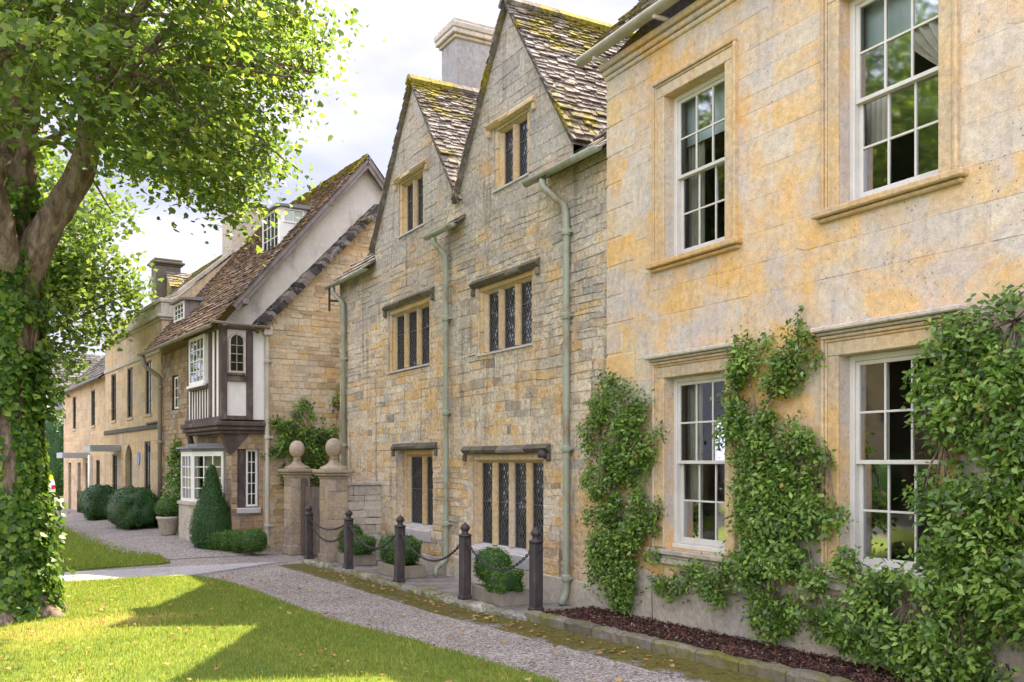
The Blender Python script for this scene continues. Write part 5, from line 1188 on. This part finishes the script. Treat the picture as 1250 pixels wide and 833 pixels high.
climber('wall_shrub', 'straggling two headed evergreen shrub trained between the two lower sash windows', 'climbing shrub', (6.96, 7.2, bz),
    [(7.62, 3.05, .25, .30, .16), (6.93, 3.12, .28, .26, .16), (7.15, 2.86, .22, .18, .14), (7.5, 2.65, .42, .26, .18), (7.62, 2.3, .38, .3, .18), (7.1, 2.18, .55, .26, .2), (6.75, 2.1, .25, .15, .16), (7.35, 1.85, .6, .26, .2), (7.2, 1.45, .75, .25, .22), (6.75, 1.6, .35, .18, .18),
     (7.0, 1.05, .75, .33, .28), (7.5, .75, .55, .33, .26), (6.55, .8, .55, .4, .3), (6.1, .75, .45, .4, .3), (8.3, .62, .42, .2, .22), (8.9, .62, .36, .16, .2), (7.25, .42, .35, .2, .2), (6.0, .45, .4, .22, .25)], 20000, .062,
    [([(7.2, .1, .07), (7.18, .6, .08), (7.25, 1.2, .08), (7.2, 1.9, .08), (7.45, 2.5, .07), (7.65, 3.1, .06)], .026), ([(7.45, 2.45, .07), (7.15, 2.8, .07), (6.9, 3.15, .06)], .012), ([(7.2, .5, .08), (6.6, .7, .12), (6.1, .8, .12)], .016), ([(7.2, .5, .08), (7.9, .6, .1), (8.9, .62, .08)], .014), ([(7.2, 1.9, .07), (6.8, 2.15, .07), (6.55, 2.1, .06)], .01), ([(9.3, .1, .05), (9.3, .6, .05)], .008)], RBW(7.2, bz), gap=.19)
climber('wall_shrub', 'great mass of glossy evergreen covering the wall to the right of the last window', 'climbing shrub', (6.96, 4.6, bz + .04),
    [(4.5, 2.95, .75, .34, .30), (5.05, 2.9, .32, .30, .24), (4.2, 2.4, 1.0, .6, .42), (5.1, 2.45, .4, .42, .26), (4.6, 1.9, .62, .5, .38), (3.6, 2.2, .8, .9, .4), (4.9, 1.55, .4, .4, .32), (4.2, 1.3, .95, .6, .45), (5.15, 1.05, .5, .35, .32), (5.6, .75, .5, .36, .36), (4.7, .75, .8, .45, .45), (6.0, .5, .35, .28, .3), (5.3, .38, .6, .25, .35), (3.6, .9, .8, .8, .5), (5.35, 1.75, .2, .2, .18)], 34000, .068,
    [([(4.9, .1, .1), (4.95, .9, .1), (4.8, 1.7, .1), (4.8, 2.6, .1), (4.6, 3.1, .08)], .03), ([(4.9, .6, .1), (5.5, .8, .14), (5.9, .8, .12)], .016), ([(4.2, .1, .1), (4.1, 1.2, .12), (4.0, 2.4, .12)], .026), ([(4.9, 1.5, .1), (5.2, 2.2, .1), (5.2, 2.8, .08)], .014)], RBW(4.6, bz + .04), gap=-.06)
climber('wall_climber', 'leafy climber on the warm stone end wall behind the garden gate', 'climbing shrub', TBW(.9, -.05, 0),
    [(.75, 3.05, .45, .45, .3), (.25, 2.75, .35, .25, .3), (1.15, 2.7, .55, .45, .3), (.7, 2.35, .65, .4, .35), (1.3, 2.15, .5, .4, .3), (.9, 1.7, .6, .5, .3), (1.75, 3.3, .18, .45, .2), (1.6, 1.4, .3, .6, .3)], 5200, .10,
    [([(1.0, 0, .05), (.95, 1.2, .06), (.9, 2.2, .07), (.8, 3.2, .06)], .025), ([(.95, 1.8, .06), (.4, 2.6, .08), (.2, 2.8, .08)], .012), ([(.95, 1.5, .06), (1.6, 2.5, .06), (1.75, 3.5, .06)], .012)], lambda u, z, d: (u - .9, -d, z), nout=(-.2, -.75, .75), rz=R(5.5), gap=.05)
climber('flowering_climber', 'dark climber with white blossom between the brown drainpipe and the bay window', 'climbing shrub', TBW(-.88, 4.4, -.1),
    [(4.6, 2.0, .55, .55, .3), (4.1, 1.6, .5, .6, .3), (4.9, 1.2, .6, .7, .35), (4.2, .7, .6, .6, .35), (5.0, .5, .5, .5, .35), (4.7, 2.4, .35, .35, .25)], 4200, .10,
    [([(4.4, 0, .05), (4.5, 1.2, .08), (4.6, 2.4, .08)], .02), ([(4.4, .4, .05), (4.1, 1.0, .08), (4.1, 1.8, .08)], .014)], lambda u, z, d: (-d, u - 4.4, z), rz=R(5.5), gap=.0, flowers=160)

# ------------------------------------------------------------------ trees
FV = Vector((math.sin(math.atan2(615, 1150)), math.cos(math.atan2(615, 1150)), 0)); RV = Vector((FV.y, -FV.x, 0))
def smooth(pts, n=5):
    P = [Vector(p[:3]) for p in pts]; r = [p[3] for p in pts]; Q = []; q = []
    for i in range(len(P) - 1):
        p0, p1, p2, p3 = P[max(i - 1, 0)], P[i], P[i + 1], P[min(i + 2, len(P) - 1)]
        for k in range(n):
            t = k / n; Q.append(.5 * ((2 * p1) + (p2 - p0) * t + (2 * p0 - 5 * p1 + 4 * p2 - p3) * t * t + (3 * p1 - p0 - 3 * p2 + p3) * t ** 3)); q.append(r[i] + (r[i + 1] - r[i]) * t)
    return Q + [P[-1]], q + [r[-1]]
def limb(mb, pts, n=12, rough=.0, seed=1):
    Q, q = smooth(pts); i0 = len(mb.v); mb.tube(Q, q, n)
    if rough:
        for i in range(i0, len(mb.v)):
            c = Vector(mb.v[i]); k = mnoise.noise(c * 2.1 + Vector((seed, 0, 0))) * rough + mnoise.noise(c * 6.0) * rough * .5
            ax = Q[min(len(Q) - 1, (i - i0) // n)]; d = (c - ax); mb.v[i] = tuple(c + d.normalized() * k if d.length > 1e-5 else c)
TB0 = Vector((-.10, 14.51, gz(14.46)))
LW = lambda l, d, z, r=None: ((RV * l + FV * d) + Vector((0, 0, z))).to_tuple() + (() if r is None else (r,))
LT = tag(empty('pollarded_tree', TB0), 'big old pollarded tree with ivy clad trunk and overhanging crown beside the lawn', 'tree')
mb = MB()
limb(mb, [LW(-.02, 0, -.2, .78), LW(0, 0, .15, .62), LW(0, 0, .7, .52), LW(.0, 0, 1.8, .45), LW(.0, 0, 3.2, .43), LW(.04, 0, 4.2, .45), LW(.06, 0, 4.8, .30)], 28, .09)
for k in range(7):
    a = k * .9 + .3; limb(mb, [(math.cos(a) * .35, math.sin(a) * .35, .45, .20), (math.cos(a) * .62, math.sin(a) * .62, .10, .15), (math.cos(a) * 1.0, math.sin(a) * 1.0, -.12, .08)], 9, .03)
limb(mb, [LW(.08, 0, 3.8, .34), LW(.38, 0, 4.8, .245), LW(.78, 0, 5.5, .20), LW(1.08, 0, 6.05, .175), LW(1.22, 0, 6.6, .17), LW(1.28, 0, 7.15, .25), LW(1.30, 0, 7.35, .15)], 18, .06, 3)
limb(mb, [LW(.02, .05, 4.2, .30), LW(.06, .1, 5.1, .20), LW(.22, .15, 5.9, .15), LW(.26, .2, 6.7, .14), LW(.2, .2, 7.3, .22), LW(.2, .2, 7.5, .15)], 16, .06, 5)
limb(mb, [LW(-.1, -.1, 4.1, .30), LW(-.32, -.2, 5.1, .20), LW(-.62, -.3, 6.2, .17), LW(-1.0, -.3, 7.2, .22), LW(-1.0, -.3, 7.4, .15)], 16, .06, 7)
limb(mb, [LW(-.15, .2, 4.3, .26), LW(-.6, .9, 5.6, .20), LW(-.8, 1.6, 6.9, .2)], 12, .05, 8)
limb(mb, [LW(.2, -.15, 4.4, .22), LW(.3, -.8, 5.8, .18), LW(.5, -1.5, 7.0, .18)], 12, .05, 9)
mb.build('trunk', 'bark', LT)
rg = random.Random(77); BR = []
mb = MB(); heads = [(1.3, 0, 7.25), (.2, .2, 7.4), (-1.0, -.3, 7.3), (-.8, 1.6, 6.9), (.5, -1.5, 7.0)]
for hi, h in enumerate(heads):
    for k in range(13):                                   # straight shoots rising from the pollard heads
        a = rg.uniform(0, 6.28); sp = rg.uniform(.1, 2.2); H = rg.uniform(2.5, 4.6); r0 = rg.uniform(.03, .075)
        pts = [(h[0] + rg.uniform(-.25, .25), h[1] + rg.uniform(-.2, .2), h[2] - .15, r0), (h[0] + math.cos(a) * sp * .25, h[1] + math.sin(a) * sp * .25, h[2] + H * .35, r0 * .8), (h[0] + math.cos(a) * sp, h[1] + math.sin(a) * sp, h[2] + H, r0 * .25)]
        limb(mb, [LW(*p) for p in pts], 7); BR.append(pts)
for (l1, d1, z1), sg in (((4.3, .3, 7.5), 0), ((4.2, -1.0, 6.9), 0), ((3.9, .9, 6.3), 0), ((3.4, -.3, 5.7), 0), ((3.9, 1.6, 8.0), 0), ((3.6, -1.8, 8.0), 0), ((2.4, 2.6, 7.4), 0), ((2.2, -2.6, 7.6), 0), ((4.5, 0, 8.6), 0), ((3.0, .5, 9.0), 0), ((2.9, -.8, 6.4), 0), ((2.3, .3, 6.1), 0)):
    h = heads[0]; m_ = (.5 * (h[0] + l1), .5 * (h[1] + d1), max(h[2], z1) + rg.uniform(-.2, .35) - .2)
    pts = [(h[0], h[1], h[2] - rg.uniform(.1, .45), rg.uniform(.045, .07)), (*m_, .032), (l1, d1, z1, .010)]; limb(mb, [LW(*p) for p in pts], 7); BR.append(pts)
    q = pts[1]; p3 = [(q[0], q[1], q[2], .02), (q[0] + rg.uniform(.3, 1), q[1] + rg.uniform(-.8, .8), q[2] - rg.uniform(-.2, .5), .006)]; limb(mb, [LW(*p) for p in p3], 5)
for k in range(16):
    h = heads[1 + k % 4]; a = rg.uniform(0, 6.28); e = rg.uniform(2.0, 3.6)
    l1, d1 = h[0] + math.cos(a) * e, h[1] + math.sin(a) * e
    if l1 > 1.5 and abs(d1) < 1.0: continue
    pts = [(h[0], h[1], h[2] - .2, .06), (h[0] + math.cos(a) * e * .5, h[1] + math.sin(a) * e * .5, h[2] + .5, .035), (l1, d1, h[2] + rg.uniform(-.4, .8), .01)]; limb(mb, [LW(*p) for p in pts], 7); BR.append(pts)
zl = [(-9, 6.3), (.3, 6.35), (.9, 6.45), (1.45, 6.15), (2.0, 5.85), (2.5, 5.65), (2.85, 5.45), (3.05, 5.12), (3.22, 5.3), (3.4, 5.95), (3.75, 6.0), (4.0, 6.15), (4.2, 6.4), (4.4, 7.0), (4.7, 7.7), (5.0, 8.4)]
zr = [(5, 3.9), (6.0, 4.3), (7, 4.5), (8, 4.85), (9.3, 4.7), (10.3, 3.9), (11.3, 2.6), (12.0, 1.0), (12.3, .1)]
rl = [(4.7, 3.2), (5.0, 3.35), (5.3, 3.4), (5.9, 3.72), (6.1, 4.0), (6.6, 4.15), (7.2, 4.3), (7.7, 4.6), (8.3, 4.7), (9.0, 4.8)]
C = []
while len(C) < 1560:
    l, d, z = rg.uniform(-4.9, 4.9), rg.uniform(-4.6, 4.6), 12.3 - 7.5 * rg.random() ** .75
    rad = math.hypot(l, d)
    k_ = (.58 if l < -.3 else 1.0) * (.72 if d < -.3 and l < 2.2 else 1.0)
    if rad > k_ * np.interp(z, [a for a, b in zr], [b for a, b in zr]) * (1 + .09 * math.sin(5 * math.atan2(d, l)) + .05 * math.sin(11 * math.atan2(d, l) + z * 2)): continue
    q = 12.76 / (12.76 + d); la, za = 6.8 + (l - 6.8) * q, 2 + (z - 2) * q      # the skirt of the crown hangs lower on the far side, higher towards the path
    if za < np.interp(la, [a for a, b in zl], [b for a, b in zl]) + .12 or la > np.interp(za, [a for a, b in rl], [b for a, b in rl]) - .2: continue
    if l < .5 and z < 6.3 + .1 * rad: continue
    if rad < 2.1 and z < 11 and rg.random() < .65: continue
    if mnoise.noise(Vector((l * .95, d * .95, z * .95 + 3))) < -.02 and rg.random() < .93: continue
    C.append((l, d, z))
C = np.array(C); per = 30                           # leaves lie in flat sprays at the twig ends
tl = RNG.normal(0, .28, (len(C), 2)) - C[:, :2] * .05; off = RNG.normal(0, 1, (len(C) * per, 3)) * np.array([.24, .24, .05])
off[:, 2] += np.sum(off[:, :2] * np.repeat(tl, per, 0), 1) - .35 * np.sum(off[:, :2] ** 2, 1); P = np.repeat(C, per, 0) + off
Wd = np.array([LW(*p) for p in P]); out = np.repeat(C * np.array([.12, .12, .0]), per, 0)
nr = RNG.normal(0, .55, P.shape) + np.array([0, 0, .8]) + (out[:, :1] * np.array(RV) + out[:, 1:2] * np.array(FV))
leaf_mesh('crown', Wd, nr, RNG.uniform(.045, .12, len(P)), 'leaf_tree', 'maple', LT, droop=(0, 0, -.9), rnd=np.clip(.4 * np.repeat(RNG.random(len(C)), per) + .6 * RNG.random(len(P)), 0, 1), width=.9)
bp = [(Vector(LW(*p[:3]))) for b in BR for p in [tuple(np.array(b[i][:3]) * (1 - t) + np.array(b[i + 1][:3]) * t) for i in range(len(b) - 1) for t in (0.2, .4, .6, .8, 1)]]
bpa = np.array(bp)
for c in C[::2]:
    w_ = np.array(LW(*c)); k = np.argmin(((bpa - w_) ** 2).sum(1)); a, b = Vector(bpa[k]), Vector(w_)
    if (b - a).length < 1.6: mb.tube([a, a.lerp(b, .5) + Vector((0, 0, .08)), b], [.012, .008, .004], 4, cap=False)
mb.build('branches', 'bark', LT)
# ivy on the trunk
IV = tag(empty('ivy', TB0), 'dense green ivy climbing the trunk of the pollarded tree', 'ivy')
P = []; NN = []
while len(P) < 15000:
    a = rg.uniform(0, 2 * math.pi); z = 5.7 * rg.random(); dl, dd = math.cos(a), math.sin(a)   # dl to the right in the photo, dd away
    r0 = float(np.interp(z, [0, .2, .8, 1.8, 3.2, 4.2, 5.2], [.66, .60, .50, .45, .43, .46, .40])); nv = mnoise.noise(Vector((a * 1.6, z * 1.3, 2)))
    if dd < .2 and -.95 < dl < .35 and 1.5 < z < 3.0 and mnoise.noise(Vector((a * 2.2, z * 1.6, 9))) < .12 + .25 * (1 - abs(z - 2.2)): continue
    if dl > .72 and z > 2.7 and rg.random() < .9: continue
    if z > 4.3 and (dl > .6 or rg.random() < (z - 4.3) * .14): continue
    if nv < -.38: continue
    th = .03 + .13 * (nv + .4) * rg.random() + (.10 * rg.random() if z < 1.6 else 0)
    P.append(LW(.05 * (z / 3) + dl * (r0 + th), dd * (r0 + th), z)); NN.append(tuple(RV * dl + FV * dd + Vector((0, 0, .35))))
for k in range(1300):                                     # loose sprays at the right-hand side
    z = rg.choice((rg.uniform(2.7, 3.6), rg.uniform(.2, 1.7))); q = rg.random()
    P.append(LW(.48 + .42 * q * rg.random(), rg.uniform(-.35, .35), z)); NN.append(tuple(RV * .6 + Vector((0, 0, .6))))
for path, n_ in (([(.02, .05, 4.2, .30), (.06, .1, 5.1, .20), (.22, .15, 5.9, .15)], 900), ([(-.1, -.1, 4.1, .30), (-.32, -.2, 5.1, .20), (-.62, -.3, 6.2, .17)], 1300), ([(.08, 0, 3.9, .36), (.30, 0, 4.6, .26)], 900), ([(.0, 0, 4.0, .46), (.03, 0, 5.0, .42)], 1500)):
    for k in range(n_):                                  # and up the lower limbs
        t = rg.random() ** 1.3 * (len(path) - 1); i = min(int(t), len(path) - 2); q = np.array(path[i]) * (1 - t + i) + np.array(path[i + 1]) * (t - i); a = rg.uniform(0, 6.28)
        if n_ == 900 and path[0][0] > .05 and math.cos(a) > .3: continue
        r0 = q[3] + .03 + .09 * rg.random(); P.append(LW(q[0] + math.cos(a) * r0, q[1] + math.sin(a) * r0, q[2] + rg.uniform(-.1, .1))); NN.append(tuple(RV * math.cos(a) + FV * math.sin(a) + Vector((0, 0, .4))))
P = np.array(P); NN = np.array(NN) + RNG.normal(0, .38, (len(P), 3))
leaf_mesh('leaves', P, NN, RNG.uniform(.05, .105, len(P)), 'leaf_ivy', 'ivy', IV, droop=(0, 0, -1.0))
mb = MB()
for k in range(26):
    a = rg.uniform(0, 6.28); pts = []; z = -.05
    while z < rg.uniform(3.4, 4.8): r0 = float(np.interp(z, [0, .2, .8, 1.8, 3.2, 4.2, 5.2], [.66, .60, .49, .44, .42, .45, .40])); pts.append(LW(.04 * z / 3 + math.cos(a) * r0, math.sin(a) * r0, z)); z += .25; a += rg.uniform(-.12, .12)
    mb.tube(pts, [.022 * (1 - .6 * i / len(pts)) for i in range(len(pts))], 6)
mb.build('stems', 'bark', IV)

def street_tree(loc, label, H, rad, zc, nc, per, ls, seed, group=None, hz=None):
    rg = random.Random(seed); r_ = tag(empty('street_tree', loc), label, 'tree', group); mb = MB(); hz = hz or rad * 1.15
    limb(mb, [(0, 0, -.2, .30), (0, 0, .6, .22), (.05, 0, zc - hz * .6, .19), (0, .05, zc, .12), (0, 0, zc + hz * .7, .04)], 12, .03)
    ends = []
    for k in range(18):
        a = k * 2.4; z0 = zc - hz * .65 + k * hz * .06; e = rad * rg.uniform(.6, .9)
        p = (math.cos(a) * e, math.sin(a) * e, z0 + rg.uniform(.5, 1.6)); limb(mb, [(0, 0, z0, .09), (p[0] * .5, p[1] * .5, z0 + .6, .05), (*p, .012)], 6); ends.append(p)
    mb.build('trunk', 'bark', r_); C = []
    while len(C) < nc:
        d = Vector((rg.gauss(0, 1), rg.gauss(0, 1), rg.gauss(0, 1))).normalized() * rg.random() ** .45
        if mnoise.noise(d * 2.6 + Vector((seed, 0, 0))) < -.12: continue
        k = 1 + .28 * mnoise.noise(d.normalized() * 2.2 + Vector((0, seed, 0)))
        C.append((d.x * rad * k, d.y * rad * k, zc + d.z * hz * k))
    C = np.array(C); P = np.repeat(C, per, 0) + RNG.normal(0, 1, (len(C) * per, 3)) * rad * .075
    nr = RNG.normal(0, .6, P.shape) + np.array([0, 0, .8]); leaf_mesh('crown', P, nr, RNG.uniform(.7, 1.3, len(P)) * ls, 'leaf_far', 'maple', r_, droop=(0, 0, -.8), rnd=np.clip(.4 * np.repeat(RNG.random(len(C)), per) + .6 * RNG.random(len(P)), 0, 1))
    return r_
T2 = street_tree((.75, 31.0, -.1), 'pale green tree further along the grass, in front of the parapet house', 11, 2.9, 8.0, 900, 18, .15, 5, 'trees along the street', 3.3)
for (x, y, s, lb) in ((-10.5, 19, 1.25, 'leafy tree across the road, reflected in the near windows'), (-11.5, 31, 1.35, 'taller leafy tree across the road, well beyond the pollarded tree'), (-9.5, 8, 1.15, 'leafy tree across the road, nearest to the viewer')):
    c = copy_tree(T2); c.location = (x, y, -.1); c.scale = (s, s, s); c.rotation_euler = (0, 0, y); c['label'] = lb

# ------------------------------------------------------------------ the other side of the road: it lights the shade and stands in the window panes
OH = tag(empty('opposite_house', (-17.5, 2, -.1)), 'sunlit stone terrace across the road, reflected in the lower sash windows', 'house')
oo = [(k * 2.9 + 1.0, k * 2.9 + 2.0, z, z + 1.6) for k in range(11) for z in (1.0, 3.9)]; mb = MB()
stones(mb, [(0, -.1), (33, -.1), (33, 6.6), (0, 6.6)], oo, (.28, .36), (.6, 1.1), lambda u, z, d: (d, u, z), (.002, .008), .008, .005, 301)
mb.box(-8, 0, -.02, 0, -.1, 6.6, .5); mb.box(-8, 0, 33, 33.02, -.1, 6.6, .5); mb.build('wall', 'far_stone', OH)
for a, b, c, d in oo: casement(OH, lambda u, z, dd: (dd, u, z), a, b, c, d, -.06, 2, 4)
mb = MB(); mb.prism([(.3, 0, 6.6), (-3.8, 0, 10.4), (-8.2, 0, 6.6)], (0, 33, 0)); mb.build('roof', 'slate_brown', OH)
mb = MB(); mb.box(-.4, -.35, .1, 32.9, 0, 6.5); mb.build('interior', 'interior', OH)
clipped('roadside_hedge', 'long loose hedge on the far side of the road', 'hedge', (-12.2, 17, -.1), (.9, 13, 1.15), .6, 12000, .12, 'leaf_box', lump=.08)

# ------------------------------------------------------------------ car, railing
car = tag(empty('parked_car', (1.15, 56.5, -.1), R(6)), 'white car parked beyond the end of the cottage row', 'car')
mb = MB(); prof = [(-2.0, .35), (-2.05, .75), (-1.95, 1.0), (-1.2, 1.42), (.3, 1.45), (1.0, 1.0), (1.95, .85), (2.05, .6), (2.0, .3)]
mb.prism([(-.82, y, z) for y, z in prof], (1.64, 0, 0)); body = mb.build('body', 'car_white', car)
md = body.modifiers.new('bevel', 'BEVEL'); md.width = .09; md.segments = 3; md.limit_method = 'NONE'
mb = MB(); mb.add([(-.66, -1.93, 1.06), (.66, -1.93, 1.06), (.58, -1.32, 1.385), (-.58, -1.32, 1.385)], [[0, 1, 2, 3]]); o = mb.build('rear_window', 'rubber', car)
for s in (-1, 1):
    MB().box(s * .62, s * .80, -2.075, -2.0, .72, .95, c=.02).build('tail_lamp', 'red_lamp', car)
    for y in (-1.25, 1.25):
        mb = MB(); mb.tube([(s * .66, y, .32), (s * .84, y, .32)], .32, 20); mb.build('wheel', 'rubber', car)
MB().box(-.84, .84, -2.10, -1.98, .34, .56, c=.03).build('bumper', 'rubber', car)
rl = tag(empty('railing', TBW(-1.25, 16.6, -.1), R(5.5)), 'low iron railing in front of the row cottage', 'railing')
mb = MB()
for k in range(16): mb.tube([(0, k * .16, 0), (0, k * .16, 1.0)], .012, 6)
mb.build('bars', 'iron', rl)
mb = MB()
for z in (.12, .95): mb.tube([(0, -.05, z), (0, 2.45, z)], .018, 6)
mb.build('rails', 'iron', rl)

# ------------------------------------------------------------------ grass blades and fallen leaves
N = 110000; y = 6.0 + 12.1 * RNG.random(N) ** 1.15; x1 = np.array([lawn_r(v) for v in y]) + .03; x = -2.5 + (x1 + 2.5) * RNG.random(N) ** .8
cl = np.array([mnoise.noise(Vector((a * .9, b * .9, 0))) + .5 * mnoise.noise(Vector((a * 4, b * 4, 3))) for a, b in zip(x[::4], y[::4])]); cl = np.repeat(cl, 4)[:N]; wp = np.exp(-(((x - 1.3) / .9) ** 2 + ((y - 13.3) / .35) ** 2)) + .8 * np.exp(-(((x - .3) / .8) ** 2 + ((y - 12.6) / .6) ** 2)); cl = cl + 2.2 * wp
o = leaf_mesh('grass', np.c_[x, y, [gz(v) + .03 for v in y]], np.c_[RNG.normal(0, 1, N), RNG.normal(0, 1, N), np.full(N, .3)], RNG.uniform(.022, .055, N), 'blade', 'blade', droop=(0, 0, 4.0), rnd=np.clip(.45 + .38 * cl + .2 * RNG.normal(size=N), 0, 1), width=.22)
tag(o, 'mown grass of the lawn beside the gravel path', 'grass', kind='stuff')
N = 36000; y = 20.1 + 17.5 * RNG.random(N) ** 1.3; x1 = np.array([far_r(v) for v in y]) + .03; x = -1.2 + (x1 + 1.2) * RNG.random(N) ** .9
o = leaf_mesh('grass', np.c_[x, y, [gz(v) + .03 for v in y]], np.c_[RNG.normal(0, 1, N), RNG.normal(0, 1, N), np.full(N, .3)], RNG.uniform(.03, .07, N), 'blade', 'blade', droop=(0, 0, 4.0), rnd=np.clip(.40 + .2 * RNG.normal(size=N), 0, 1), width=.3)
tag(o, 'mown grass of the far lawn beyond the footpath', 'grass', kind='stuff')
N = 900; y = RNG.uniform(7, 17.8, N); x = RNG.uniform(-1.5, 5.6, N)
k = RNG.random(N) < .22; x[k] = np.interp(y[k], [7, 19], [5.85, 5.3]) + RNG.normal(0, .12, k.sum())
o = leaf_mesh('fallen_leaves', np.c_[x, y, [gz(v) + (.075 if a < lawn_r(v) else .02) for a, v in zip(x, y)]], np.c_[RNG.normal(0, .25, N), RNG.normal(0, .25, N), np.ones(N)], RNG.uniform(.018, .07, N) , 'dead_leaf', 'maple')
tag(o, 'dry brown leaves scattered over lawn and path', 'fallen leaves', kind='stuff')
